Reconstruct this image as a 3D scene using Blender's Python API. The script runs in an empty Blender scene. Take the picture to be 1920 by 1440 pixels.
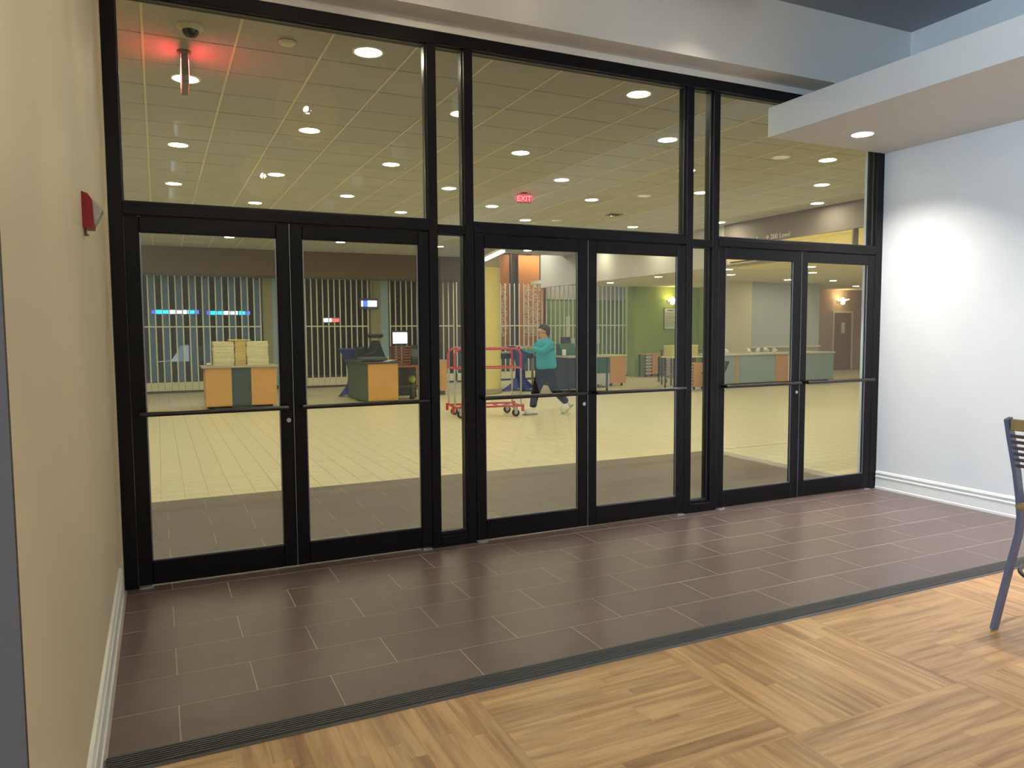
import bpy, bmesh, math, random
from mathutils import Vector, Matrix
R = random.Random(7)
S = bpy.context.scene
COL = S.collection
PI = math.pi

# ------------------------------------------------------------------ camera, world, lights, exposure
cam_d = bpy.data.cameras.new('camera'); cam = bpy.data.objects.new('camera', cam_d); COL.objects.link(cam)
RX, UY, FW = Vector((0.90387, -0.42776, -0.0065)), Vector((0.03626, 0.06147, 0.99745)), Vector((0.42627, 0.9018, -0.07107))
CAM = Vector((0.2202, -4.9183, 1.5274))
M = Matrix((RX, UY, -FW)).transposed().to_4x4(); M.translation = CAM
cam.matrix_world = M
cam_d.sensor_fit = 'HORIZONTAL'; cam_d.sensor_width = 36.0; cam_d.lens = 1401.87 / 1920 * 36.0
cam_d.clip_start = 0.05; cam_d.clip_end = 200
S.camera = cam
S.view_settings.view_transform = 'Standard'; S.view_settings.look = 'None'
S.view_settings.exposure = 0.0; S.view_settings.gamma = 1.0; S.view_settings.use_curve_mapping = False
S.cycles.use_denoising = True
S.cycles.max_bounces = 8; S.cycles.diffuse_bounces = 4; S.cycles.glossy_bounces = 4; S.cycles.transmission_bounces = 6
S.cycles.transparent_max_bounces = 16
S.cycles.caustics_reflective = False; S.cycles.caustics_refractive = False
S.cycles.sample_clamp_indirect = 6.0

W = bpy.data.worlds.new('world'); S.world = W; W.use_nodes = True
bgn = W.node_tree.nodes['Background']; bgn.inputs[0].default_value = (0.55, 0.72, 1.0, 1); bgn.inputs[1].default_value = 1.2

LOBBY_L = 88.0        # downlight lens radiance
LOBBY_C = (1.0, 0.925, 0.66)
def area(name, loc, rot, sx, sy, power, col):
    d = bpy.data.lights.new(name, 'AREA'); d.shape = 'RECTANGLE'; d.size = sx; d.size_y = sy; d.energy = power; d.color = col
    o = bpy.data.objects.new(name, d); COL.objects.link(o); o.location = loc; o.rotation_euler = rot
    return o
# daylight through the tall windows along the left side of the dining room, behind the camera
area('window_daylight', (-5.85, -7.6, 2.0), (0, -PI/2, 0), 3.0, 6.4, 1250, (0.49, 0.735, 1.0))

# ------------------------------------------------------------------ helpers
def lin(r, g, b):
    f = lambda c: (c/255/12.92) if c/255 <= 0.04045 else ((c/255+0.055)/1.055)**2.4
    return (f(r), f(g), f(b), 1)
MATS = {}
def mat(name, col, rough=0.6, metal=0.0, var=0.06, scale=30.0, bump=0.0, bscale=None, emit=0.0, ecol=None, rnd=0.0, spec=0.5, alpha=1.0, coat=0.0):
    if name in MATS: return MATS[name]
    m = bpy.data.materials.new(name); m.use_nodes = True; MATS[name] = m
    nt = m.node_tree; b = nt.nodes['Principled BSDF']
    b.inputs['Roughness'].default_value = rough; b.inputs['Metallic'].default_value = metal
    b.inputs['Specular IOR Level'].default_value = spec; b.inputs['Alpha'].default_value = alpha
    if coat: b.inputs['Coat Weight'].default_value = coat
    tc = nt.nodes.new('ShaderNodeTexCoord')
    n = nt.nodes.new('ShaderNodeTexNoise'); n.inputs['Scale'].default_value = scale; n.inputs['Detail'].default_value = 3
    nt.links.new(tc.outputs['Object'], n.inputs['Vector'])
    mr = nt.nodes.new('ShaderNodeMapRange'); mr.inputs['To Min'].default_value = 1-var; mr.inputs['To Max'].default_value = 1+var
    nt.links.new(n.outputs['Fac'], mr.inputs['Value'])
    fac = mr.outputs[0]
    if rnd:
        oi = nt.nodes.new('ShaderNodeObjectInfo')
        m2 = nt.nodes.new('ShaderNodeMapRange'); m2.inputs['To Min'].default_value = 1-rnd; m2.inputs['To Max'].default_value = 1+rnd
        nt.links.new(oi.outputs['Random'], m2.inputs['Value'])
        mm = nt.nodes.new('ShaderNodeMath'); mm.operation = 'MULTIPLY'
        nt.links.new(fac, mm.inputs[0]); nt.links.new(m2.outputs[0], mm.inputs[1]); fac = mm.outputs[0]
    vm = nt.nodes.new('ShaderNodeVectorMath'); vm.operation = 'SCALE'; vm.inputs[0].default_value = col[:3]
    nt.links.new(fac, vm.inputs['Scale']); nt.links.new(vm.outputs[0], b.inputs['Base Color'])
    if bump:
        bp = nt.nodes.new('ShaderNodeBump'); bp.inputs['Strength'].default_value = bump; bp.inputs['Distance'].default_value = 0.01
        n2 = nt.nodes.new('ShaderNodeTexNoise'); n2.inputs['Scale'].default_value = bscale or scale; n2.inputs['Detail'].default_value = 4
        nt.links.new(tc.outputs['Object'], n2.inputs['Vector'])
        nt.links.new(n2.outputs['Fac'], bp.inputs['Height']); nt.links.new(bp.outputs[0], b.inputs['Normal'])
    if emit:
        b.inputs['Emission Color'].default_value = ((ecol or col)[:3]) + (1,) if len((ecol or col)) == 3 else (ecol or col)
        b.inputs['Emission Strength'].default_value = emit
    return m

def glass_mat(name, f0=0.042, tint=(0.97, 1.0, 0.97)):
    m = bpy.data.materials.new(name); m.use_nodes = True; nt = m.node_tree
    nt.nodes.remove(nt.nodes['Principled BSDF']); out = nt.nodes['Material Output']
    tr = nt.nodes.new('ShaderNodeBsdfTransparent'); tr.inputs[0].default_value = (*tint, 1)
    gl = nt.nodes.new('ShaderNodeBsdfGlossy'); gl.inputs['Roughness'].default_value = 0.0
    geo = nt.nodes.new('ShaderNodeNewGeometry')
    dot = nt.nodes.new('ShaderNodeVectorMath'); dot.operation = 'DOT_PRODUCT'
    nt.links.new(geo.outputs['Normal'], dot.inputs[0]); nt.links.new(geo.outputs['Incoming'], dot.inputs[1])
    ab = nt.nodes.new('ShaderNodeMath'); ab.operation = 'ABSOLUTE'; nt.links.new(dot.outputs['Value'], ab.inputs[0])
    om = nt.nodes.new('ShaderNodeMath'); om.operation = 'SUBTRACT'; om.inputs[0].default_value = 1; nt.links.new(ab.outputs[0], om.inputs[1])
    pw = nt.nodes.new('ShaderNodeMath'); pw.operation = 'POWER'; pw.inputs[1].default_value = 5; nt.links.new(om.outputs[0], pw.inputs[0])
    mr = nt.nodes.new('ShaderNodeMapRange'); mr.inputs['To Min'].default_value = f0; mr.inputs['To Max'].default_value = 1.0
    nt.links.new(pw.outputs[0], mr.inputs['Value'])
    mx = nt.nodes.new('ShaderNodeMixShader'); nt.links.new(mr.outputs[0], mx.inputs[0])
    nt.links.new(tr.outputs[0], mx.inputs[1]); nt.links.new(gl.outputs[0], mx.inputs[2]); nt.links.new(mx.outputs[0], out.inputs['Surface'])
    return m

class MB:
    """collects shapes; build() links them as one mesh object"""
    def __init__(s): s.v = []; s.f = []; s.sm = []
    def add(s, vs, fs, smooth=False):
        o = len(s.v); s.v += [tuple(v) for v in vs]
        for f in fs: s.f.append(tuple(i+o for i in f)); s.sm.append(smooth)
        return s
    def box(s, x0, x1, y0, y1, z0, z1):
        vs = [(x, y, z) for z in (z0, z1) for y in (y0, y1) for x in (x0, x1)]
        return s.add(vs, [(0,2,3,1),(4,5,7,6),(0,1,5,4),(2,6,7,3),(0,4,6,2),(1,3,7,5)])
    def bbox(s, x0, x1, y0, y1, z0, z1, b=0.004):
        """box with bevelled edges"""
        bm = bmesh.new(); bmesh.ops.create_cube(bm, size=1.0)
        for v in bm.verts: v.co = Vector(((x0+x1)/2+v.co.x*(x1-x0), (y0+y1)/2+v.co.y*(y1-y0), (z0+z1)/2+v.co.z*(z1-z0)))
        bmesh.ops.bevel(bm, geom=bm.edges[:], offset=b, segments=1, affect='EDGES')
        bm.verts.ensure_lookup_table(); bm.verts.index_update()
        s.add([v.co[:] for v in bm.verts], [[v.index for v in f.verts] for f in bm.faces]); bm.free(); return s
    def tube(s, pts, r, n=8, closed=False, caps=True):
        pts = [Vector(p) for p in pts]; k = len(pts); rs = r if isinstance(r, (list, tuple)) else [r]*k
        rings = []; up = None
        for i, p in enumerate(pts):
            a = pts[(i-1) % k] if (closed or i) else p; b = pts[(i+1) % k] if (closed or i < k-1) else p
            d = (b-a).normalized()
            if up is None:
                up = Vector((0, 0, 1)) if abs(d.z) < .9 else Vector((1, 0, 0))
            u = (up - d*up.dot(d)).normalized(); w = d.cross(u); up = u
            rings.append([p + (u*math.cos(2*PI*j/n) + w*math.sin(2*PI*j/n))*rs[i] for j in range(n)])
        vs = [v for rr in rings for v in rr]; fs = []
        for i in range(k if closed else k-1):
            a, b = i*n, ((i+1) % k)*n
            fs += [(a+j, a+(j+1) % n, b+(j+1) % n, b+j) for j in range(n)]
        s.add(vs, fs, True)
        if caps and not closed:
            o = len(s.v); s.add(rings[0], [tuple(range(n))[::-1]]); s.add(rings[-1], [tuple(range(n))])
        return s
    def lathe(s, prof, n=24, c=(0, 0, 0), smooth=True, caps=True):
        vs = [(c[0]+r*math.cos(2*PI*j/n), c[1]+r*math.sin(2*PI*j/n), c[2]+z) for r, z in prof for j in range(n)]
        fs = [(i*n+j, i*n+(j+1) % n, (i+1)*n+(j+1) % n, (i+1)*n+j) for i in range(len(prof)-1) for j in range(n)]
        s.add(vs, fs, smooth)
        if not caps: return s
        if prof[0][0] > 1e-4: s.add(vs[:n], [tuple(range(n))[::-1]])
        if prof[-1][0] > 1e-4: s.add(vs[-n:], [tuple(range(n))])
        return s
    def prism(s, poly, axis, a, b):
        """poly of 2D points extruded along axis from a to b; 2D axes are the other two in xyz order"""
        def mk(p, t):
            q = list(p); q.insert(axis, t); return tuple(q)
        n = len(poly)
        vs = [mk(p, a) for p in poly] + [mk(p, b) for p in poly]
        return s.add(vs, [tuple(range(n)), tuple(range(n, 2*n))[::-1]] + [(i, i+n, (i+1) % n+n, (i+1) % n) for i in range(n)])
    def ball(s, c, r, n=12, m=8):
        rx, ry, rz = r if isinstance(r, (list, tuple)) else (r, r, r)
        vs = [(c[0], c[1], c[2]-rz)] + [(c[0]+rx*math.sin(PI*i/m)*math.cos(2*PI*j/n), c[1]+ry*math.sin(PI*i/m)*math.sin(2*PI*j/n), c[2]-rz*math.cos(PI*i/m)) for i in range(1, m) for j in range(n)] + [(c[0], c[1], c[2]+rz)]
        fs = [(0, 1+(j+1) % n, 1+j) for j in range(n)]
        fs += [(1+i*n+j, 1+i*n+(j+1) % n, 1+(i+1)*n+(j+1) % n, 1+(i+1)*n+j) for i in range(m-2) for j in range(n)]
        L = len(vs)-1; o = 1+(m-2)*n
        fs += [(o+j, o+(j+1) % n, L) for j in range(n)]
        return s.add(vs, fs, True)
    def mesh(s, name, m):
        me = bpy.data.meshes.new(name); me.from_pydata(s.v, [], s.f); me.polygons.foreach_set('use_smooth', s.sm)
        bm = bmesh.new(); bm.from_mesh(me); bmesh.ops.recalc_face_normals(bm, faces=bm.faces); bm.to_mesh(me); bm.free()
        if m: me.materials.append(m)
        return me
    def build(s, name, m, parent=None, **tags):
        o = bpy.data.objects.new(name, s.mesh(name, m)); COL.objects.link(o)
        if parent: o.parent = parent
        return tag(o, **tags)

def tag(o, label=None, cat=None, group=None, kind=None):
    if label: o['label'] = label
    if cat: o['category'] = cat
    if group: o['group'] = group
    if kind: o['kind'] = kind
    return o
def thing(name, loc, label, cat, group=None, kind=None, rz=0.0):
    o = bpy.data.objects.new(name, None); COL.objects.link(o); o.location = loc; o.rotation_euler = (0, 0, rz); o.empty_display_size = 0.1
    return tag(o, label, cat, group, kind)
def dup(root, loc=None, rz=None, label=None, group=None):
    r = root.copy(); COL.objects.link(r)
    if loc is not None: r.location = loc
    if rz is not None: r.rotation_euler = (0, 0, rz)
    if label: r['label'] = label
    if group: r['group'] = group
    for ch in root.children:
        c = ch.copy(); COL.objects.link(c); c.parent = r
        for g in ch.children:
            d = g.copy(); COL.objects.link(d); d.parent = c
    return r
def inst(name, me, loc, parent, rz=0.0):
    o = bpy.data.objects.new(name, me); COL.objects.link(o); o.location = loc; o.rotation_euler = (0, 0, rz)
    if parent: o.parent = parent
    return o
def text_mesh(name, txt, size, depth=0.004, align='LEFT'):
    c = bpy.data.curves.new(name, 'FONT'); c.body = txt; c.size = size; c.extrude = depth; c.align_x = align; c.resolution_u = 3
    o = bpy.data.objects.new(name, c); COL.objects.link(o)
    dg = bpy.context.evaluated_depsgraph_get(); me = bpy.data.meshes.new_from_object(o.evaluated_get(dg))
    bpy.data.objects.remove(o); bpy.data.curves.remove(c); me.name = name
    return me

# ------------------------------------------------------------------ materials
m_white = mat('white_paint', lin(226, 226, 226), 0.55, var=0.02, scale=6)
m_beigewall = mat('beige_paint', lin(218, 204, 172), 0.6, var=0.03, scale=5)
m_trim = mat('white_trim', lin(238, 236, 230), 0.35, var=0.01)
m_ceil = mat('grey_ceiling_paint', lin(150, 152, 156), 0.8, var=0.03, scale=4)
m_soff = mat('soffit_paint', lin(214, 212, 208), 0.7, var=0.02, scale=5)
m_frame = mat('black_anodised', lin(13, 10, 13), 0.4, metal=0.0, var=0.1, scale=60, spec=0.22)
m_alu = mat('bare_aluminium', lin(150, 150, 158), 0.35, metal=0.9, var=0.05)
m_steel = mat('brushed_steel', lin(190, 192, 195), 0.3, metal=0.9, var=0.05)
m_glass = glass_mat('clear_glass')
m_tile = mat('dark_porcelain', lin(106, 89, 88), 0.38, var=0.16, scale=7, bump=0.02, bscale=120, rnd=0.07)
m_grout = mat('pale_grout', lin(178, 166, 156), 0.8)
m_rubber = mat('ridged_rubber', lin(78, 76, 76), 0.5, var=0.1, scale=90)
m_cream = mat('cream_tile', lin(222, 211, 180), 0.38, var=0.05, scale=12, rnd=0.03)
m_ctile = mat('ceiling_tile', lin(186, 187, 185), 0.9, var=0.4, scale=90, rnd=0.02)
m_tee = mat('ceiling_tee', lin(230, 226, 206), 0.6)
m_joint = mat('dark_joint', lin(44, 41, 36), 0.9)

# wood strips: grain along local x, colour per strip
def wood_strip():
    m = bpy.data.materials.new('butcher_block_strip'); m.use_nodes = True; nt = m.node_tree; b = nt.nodes['Principled BSDF']
    tc = nt.nodes.new('ShaderNodeTexCoord'); oi = nt.nodes.new('ShaderNodeObjectInfo')
    mp = nt.nodes.new('ShaderNodeMapping'); mp.inputs['Scale'].default_value = (2.2, 26, 26)
    ad = nt.nodes.new('ShaderNodeVectorMath'); ad.operation = 'ADD'
    sc = nt.nodes.new('ShaderNodeVectorMath'); sc.operation = 'SCALE'; sc.inputs[0].default_value = (37, 11, 5)
    nt.links.new(oi.outputs['Random'], sc.inputs['Scale']); nt.links.new(tc.outputs['Object'], ad.inputs[0]); nt.links.new(sc.outputs[0], ad.inputs[1])
    nt.links.new(ad.outputs[0], mp.inputs['Vector'])
    n = nt.nodes.new('ShaderNodeTexNoise'); n.inputs['Scale'].default_value = 1.0; n.inputs['Detail'].default_value = 5; nt.links.new(mp.outputs[0], n.inputs['Vector'])
    cr = nt.nodes.new('ShaderNodeValToRGB'); e = cr.color_ramp.elements
    e[0].position = 0.30; e[0].color = lin(158, 116, 76); e[1].position = 0.60; e[1].color = lin(202, 160, 112)
    nt.links.new(n.outputs['Fac'], cr.inputs['Fac'])
    r2 = nt.nodes.new('ShaderNodeValToRGB'); e = r2.color_ramp.elements
    e[0].position = 0.0; e[0].color = (0.66, 0.63, 0.60, 1); e[1].position = 0.16; e[1].color = (0.93, 0.93, 0.93, 1)
    k = r2.color_ramp.elements.new(1.0); k.color = (1.08, 1.08, 1.05, 1)
    nt.links.new(oi.outputs['Random'], r2.inputs['Fac'])
    mx = nt.nodes.new('ShaderNodeVectorMath'); mx.operation = 'MULTIPLY'
    nt.links.new(cr.outputs[0], mx.inputs[0]); nt.links.new(r2.outputs[0], mx.inputs[1]); nt.links.new(mx.outputs[0], b.inputs['Base Color'])
    b.inputs['Roughness'].default_value = 0.32
    return m
m_wood = wood_strip()

# lobby floor past the single tiles: 0.2066 m grid with darker joints
def grid_mat(name, col, jcol, pitch, x0, y0, w, rough):
    m = bpy.data.materials.new(name); m.use_nodes = True; nt = m.node_tree; b = nt.nodes['Principled BSDF']; b.inputs['Roughness'].default_value = rough
    geo = nt.nodes.new('ShaderNodeNewGeometry'); sp = nt.nodes.new('ShaderNodeSeparateXYZ'); nt.links.new(geo.outputs['Position'], sp.inputs[0])
    masks = []
    for ax, o in (('X', x0), ('Y', y0)):
        a = nt.nodes.new('ShaderNodeMath'); a.operation = 'SUBTRACT'; a.inputs[1].default_value = o - pitch*200; nt.links.new(sp.outputs[ax], a.inputs[0])
        d = nt.nodes.new('ShaderNodeMath'); d.operation = 'MODULO'; d.inputs[1].default_value = pitch; nt.links.new(a.outputs[0], d.inputs[0])
        l = nt.nodes.new('ShaderNodeMath'); l.operation = 'LESS_THAN'; l.inputs[1].default_value = w; nt.links.new(d.outputs[0], l.inputs[0]); masks.append(l)
    mx = nt.nodes.new('ShaderNodeMath'); mx.operation = 'MAXIMUM'; nt.links.new(masks[0].outputs[0], mx.inputs[0]); nt.links.new(masks[1].outputs[0], mx.inputs[1])
    mi = nt.nodes.new('ShaderNodeMix'); mi.data_type = 'RGBA'; mi.inputs[6].default_value = col; mi.inputs[7].default_value = jcol
    nt.links.new(mx.outputs[0], mi.inputs[0]); nt.links.new(mi.outputs[2], b.inputs['Base Color'])
    return m

# ------------------------------------------------------------------ setting: dining room floor
XW = 6.40                      # right wall face
TX0, TL, TD, TY0 = 1.1719, 0.6178, 0.3089, -0.0991
fl = MB().box(-0.2, XW+0.2, -1.96, 2.5, -0.12, -0.0007).build('floor', m_grout, None, label='dark brown porcelain tile floor in running bond on both sides of the glass doors', cat='floor', kind='structure')
tile_me = {}
def tile_mesh(w, d, name, m):
    k = (round(w, 3), round(d, 3), name)
    if k not in tile_me: tile_me[k] = MB().bbox(-w/2, w/2, -d/2, d/2, -0.02, 0, 0.0012 if name == 'tile' else .0003).mesh(name, m)
    return tile_me[k]
J = 0.0042
for row in range(-9, 6):
    ya, yb = TY0-(row+1)*TD, TY0-row*TD                     # near, far
    yb = min(yb, 2.5)
    if yb-ya < .02: continue
    off = 0 if row % 2 == 0 else 0.5
    for i in range(-4, 11):
        xa = TX0+(i+off)*TL; xb = xa+TL; xa2, xb2 = max(xa, 0.0), min(xb, 6.45 if yb > 0.15 else XW)
        if xb2-xa2 < .03: continue
        inst('tile', tile_mesh(xb2-xa2-J, yb-ya-J, 'tile', m_tile), ((xa2+xb2)/2, (ya+yb)/2, 0), fl)

# wood: strips in alternating square blocks
wb = MB().box(-6.2, XW+.2, -12.2, -2.07, -0.12, -0.0012).build('floor', mat('wood_subfloor', lin(176, 138, 92), 0.4, var=0.25, scale=9), None, label='warm butcher block wood floor of the dining room', cat='floor', kind='structure')
BK = 0.96
for row, yt in enumerate((-1.95, -2.91)):
    for c in range(-1, 6):
        if row == 1 and c not in (1, 2, 3, 4): continue
        xa = 1.37+(c-1)*BK
        along_x = (c+row) % 2 == 1
        n = 15; w = BK/n
        for k in range(n):
            t = 0.0
            cuts = [0.0]
            if R.random() < (.75 if c < 5 else .3): cuts.append(R.uniform(.28, .7)*BK)
            cuts.append(BK)
            for a, b in zip(cuts, cuts[1:]):
                if along_x:
                    x0, x1 = xa+a, xa+b; y1 = yt-k*w; y0 = y1-w
                else:
                    x0, x1 = xa+k*w, xa+(k+1)*w; y1 = yt-a; y0 = yt-b
                y1 = min(y1, -2.075); x1 = min(x1, XW)
                if y1-y0 < .012 or x1-x0 < .012: continue
                if row == 1 and (y1 < -3.75): continue
                L_, W_ = (x1-x0, y1-y0) if along_x else (y1-y0, x1-x0)
                inst('plank', tile_mesh(L_-.0004, W_-.0004, 'plank', m_wood), ((x0+x1)/2, (y0+y1)/2, 0), wb, 0 if along_x else PI/2)

# ridged rubber threshold strip
ts = MB().prism([(-2.085, -.02), (-2.085, .002), (-2.07, .006), (-1.962, .010), (-1.955, .004), (-1.955, -.02)], 0, 0.0, XW)
for k in range(7): ts.box(0.0, XW, -2.066+k*.0145, -2.060+k*.0145, .004, .0125)
ts.build('trim_1', m_rubber, None, label='dark ridged rubber strip between the brown tiles and the wood floor', cat='floor trim', kind='structure')

# lobby floor
lf = MB().box(-3.2, 30, -0.2, 22.2, -0.14, -0.0045).build('floor', grid_mat('lobby_tile_far', lin(222, 211, 180), lin(176, 164, 132), 0.2066, .195, 2.5, 0.007, 0.36), None, label='cream square tile floor of the lobby beyond the glass doors', cat='floor', kind='structure')
me_ct = tile_mesh(.2066-.005, .2066-.005, 'tile', m_cream)
cnt = 0
for j in range(8):
    for i in range(-1, 37):
        x = .195+.2066*(i+.5); y = 2.505+.2066*(j+.5)
        if cnt < 300: inst('tile', me_ct, (x, y, 0), lf); cnt += 1

# ------------------------------------------------------------------ setting: dining room walls, ceiling
ZC = 4.16
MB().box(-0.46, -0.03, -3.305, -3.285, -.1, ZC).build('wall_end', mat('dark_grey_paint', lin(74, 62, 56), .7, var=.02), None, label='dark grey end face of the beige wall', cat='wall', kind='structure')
MB().box(-0.45, -0.03, -3.285, 0.215, -.1, ZC).build('wall_left', m_beigewall, None, label='beige painted wall end beside the leftmost glass door', cat='wall', kind='structure')
MB().box(XW, XW+.3, -12, 0.215, -.1, ZC).build('wall_right', m_white, None, label='white painted wall under the dropped soffit', cat='wall', kind='structure')
MB().box(-6.3, XW+.3, -12.3, -12, -.1, ZC).build('wall_back', m_beigewall, None, label='plain back wall of the dining room', cat='wall', kind='structure')
ww = MB().box(-6.2, -5.95, -12, -3.0, -.1, .5).box(-6.2, -5.95, -12, -3.0, 3.5, ZC)
for y in (-12, -9.05, -6.15, -3.9): ww.box(-6.2, -5.95, y, y+(.3 if y > -12 else .6), .5, 3.5)
ww.build('wall_window', m_white, None, label='window wall along the far left side of the dining room', cat='wall', kind='structure')
MB().box(-6.2, -0.45, -3.3, -3.0, -.1, ZC).build('wall_return', m_white, None, label='short return wall behind the beige wall end', cat='wall', kind='structure')
MB().box(-6.3, XW+.3, -12.3, .2, ZC, ZC+.2).build('ceiling', m_ceil, None, label='grey blue painted ceiling of the dining room', cat='ceiling', kind='structure')
# bulkhead over the storefront: white strip, underside, face
MB().box(-0.03, XW, -0.23, 0.115, 3.60, ZC).box(-0.03, XW, 0.0, 0.115, 3.55, 3.60).build('trim_2', m_soff, None, label='pale painted bulkhead above the black storefront header', cat='bulkhead', kind='structure')
# soffit along the right wall, with openings for its cans
sof = thing('trim_3', (0, 0, 0), 'dropped white soffit box running along the right wall', 'soffit', kind='structure')
cans = [(5.613, -.402), (5.613, -2.6), (5.613, -4.8)]
so = MB(); ys = [0.0] + [v for _, y in cans for v in (y+.12, y-.12)] + [-8.0]
for a, b in zip(ys[::2], ys[1::2]): so.box(4.96, XW, b, a, 3.147, 3.39)
for x, y in cans:
    so.box(4.96, x-.12, y-.12, y+.12, 3.147, 3.39).box(x+.12, XW, y-.12, y+.12, 3.147, 3.39).box(x-.12, x+.12, y-.12, y+.12, 3.30, 3.39)
    # plate with round hole
    n = 24; vs = []; fs = []
    for k in range(n):
        a = 2*PI*k/n; ca, sa = math.cos(a), math.sin(a); q = max(abs(ca), abs(sa))
        vs += [(x+.085*ca, y+.085*sa, 3.147), (x+.12*ca/q, y+.12*sa/q, 3.147)]
    for k in range(n): fs.append((2*k, 2*k+1, (2*k+3) % (2*n), (2*k+2) % (2*n)))
    so.add(vs, fs)
so.build('soffit_box', m_soff, sof)
MB().bbox(-.04, -.010, -.10, .0, 0, 3.6, .004).build('trim_5', m_beigewall, None, label='narrow beige casing strip beside the leftmost door jamb', cat='wall trim', kind='structure')
def base(name, x, s, y0, y1, label):
    pf = [(0, 0), (.022, 0), (.022, .018), (.016, .024), (.014, .105), (.019, .112), (.019, .120), (.013, .126), (.013, .142), (.018, .150), (.012, .168), (0, .172)]
    MB().prism([(x+s*a, b) for a, b in pf], 1, y0, y1).build(name, m_trim, None, label=label, cat='baseboard', kind='structure')
base('baseboard_left', -.03, 1, -3.3, -.10, 'white moulded baseboard along the beige wall')
base('baseboard_right', XW, -1, -12, -.005, 'white moulded baseboard along the white right wall')

# ------------------------------------------------------------------ storefront
ED = [0.0]
for w in (.0647, 1.86, .0647, .2033, .0647, 1.86, .0647, .2033, .0647, 1.86, .0647): ED.append(ED[-1]+w)
FD = .115
ZT, ZB, ZH, ZHT = 2.2915, 2.212, 3.465, 3.55
wf = thing('wall_front', (0, 0, 0), 'black aluminium storefront frame with mullions, header and transom bars', 'storefront frame', kind='structure')
MB().bbox(ED[0]-.03, ED[1], 0, FD, 0, ZHT, .003).build('jamb', m_frame, wf)
MB().bbox(ED[10], XW, 0, FD, 0, ZHT, .003).build('jamb', m_frame, wf)
for a in (2, 4, 6, 8): MB().bbox(ED[a], ED[a+1], 0, FD, 0, ZH, .003).build('mullion', m_frame, wf)
MB().bbox(ED[1], ED[10], 0, FD, ZH, ZHT, .003).build('header', m_frame, wf)
for a in (1, 5, 9):
    MB().bbox(ED[a], ED[a+1], 0, FD, ZB, ZT, .003).bbox(ED[a], ED[a+1], -.004, .02, ZB+.004, ZT-.018, .002).build('transom_bar', m_frame, wf)
for a in (3, 7):
    MB().bbox(ED[a], ED[a+1], 0, FD, 2.20, 2.258, .003).build('transom_bar', m_frame, wf)
    MB().bbox(ED[a], ED[a+1], 0, FD, 0, .075, .003).bbox(ED[a], ED[a+1], .015, .1, .07, .095, .002).build('sill', m_frame, wf)
def window(n, x0, x1, z0, z1, label):
    w = thing('window_%d' % n, (x0, 0, z0), label, 'window', kind='structure')
    W_, H_ = x1-x0, z1-z0; b = .009
    g = MB().box(.002, W_-.002, .047, .055, .002, H_-.002).build('pane', m_glass, w)
    fr = MB()
    for (a0, a1, c0, c1) in ((0, W_, 0, b), (0, W_, H_-b, H_), (0, b, b, H_-b), (W_-b, W_, b, H_-b)):
        fr.box(a0, a1, .034, .046, c0, c1)
    fr.build('glazing_bead', mat('dark_bead', lin(52, 52, 60), 0.25, var=.05), w)
window(1, ED[1], ED[2], ZT, ZH, 'large transom pane above the door pair beside the beige wall')
window(2, ED[5], ED[6], ZT, ZH, 'large transom pane above the middle pair of glass doors')
window(3, ED[9], ED[10], ZT, ZH, 'transom pane partly behind the white soffit')
window(4, ED[3], ED[4], 2.258, ZH, 'narrow upper sidelight pane next to the first door pair')
window(5, ED[3], ED[4], .095, 2.20, 'narrow lower sidelight pane next to the first door pair')
window(6, ED[7], ED[8], 2.258, ZH, 'narrow upper sidelight pane next to the door pair at the white wall')
window(7, ED[7], ED[8], .095, 2.20, 'narrow lower sidelight pane next to the door pair at the white wall')
m_plate = mat('galvanised', lin(200, 205, 210), 0.3, metal=.7)
def door(n, x0, x1, hinge, label, lock=False, astr=False):
    d = thing('door_%d' % n, (x0, 0, 0), label, 'glass door', kind='structure')
    w = x1-x0; st = .078; zt, zb = 2.208, .012
    fy0, fy1 = .002, .046
    MB().bbox(0, st, fy0, fy1, zb, zt, .004).build('stile', m_frame, d)
    MB().bbox(w-st, w, fy0, fy1, zb, zt, .004).build('stile', m_frame, d)
    MB().bbox(st, w-st, fy0, fy1, 2.115, zt, .004).build('top_rail', m_frame, d)
    MB().bbox(st, w-st, fy0, fy1, zb, .155, .004).build('bottom_rail', m_frame, d)
    MB().box(st-.004, w-st+.004, .021, .029, .152, 2.118).build('pane', m_glass, d)
    bd = MB(); b = .007
    bd.box(st, w-st, .012, .021, .155, .155+b).box(st, st+b, .012, .021, .155, 2.115).box(w-st-b, w-st, .012, .021, .155, 2.115)
    bd.build('glazing_bead', m_alu, d)
    bar = MB().tube([(st*.55, -.055, 1.05), (w-st*.45, -.055, 1.05)], .0145, 12).build('push_bar', mat('dark_bar', lin(38, 34, 38), .3, spec=.6), d)
    for x in (st*.62, w-st*.52):
        MB().tube([(x, -.055, 1.05), (x, .004, 1.05)], .011, 8).build('bracket', m_frame, bar)
    hx = .004 if hinge == 'L' else w-.004
    s = 1 if hinge == 'L' else -1
    xa, xb = sorted((hx, hx+s*.075))
    pv = MB().box(xa, xb, -.022, .03, .0, .005).box(xa+.01, xb-.012, -.020, -.004, .004, .011)
    pv.tube([(hx+s*.066, -.014, .003), (hx+s*.066, -.014, .016)], .007, 8).build('floor_pivot', m_plate, d)
    if lock: MB().tube([(w-.03, -.004, .965), (w-.03, .006, .965)], .014, 14).build('lock_cylinder', m_steel, d)
    if astr: MB().box(w+.0005, w+.0045, -.002, .012, .012, 2.208).build('weatherstrip', m_alu, d)
nm = ('beside the beige wall', 'in the middle', 'beside the white wall')
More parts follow.
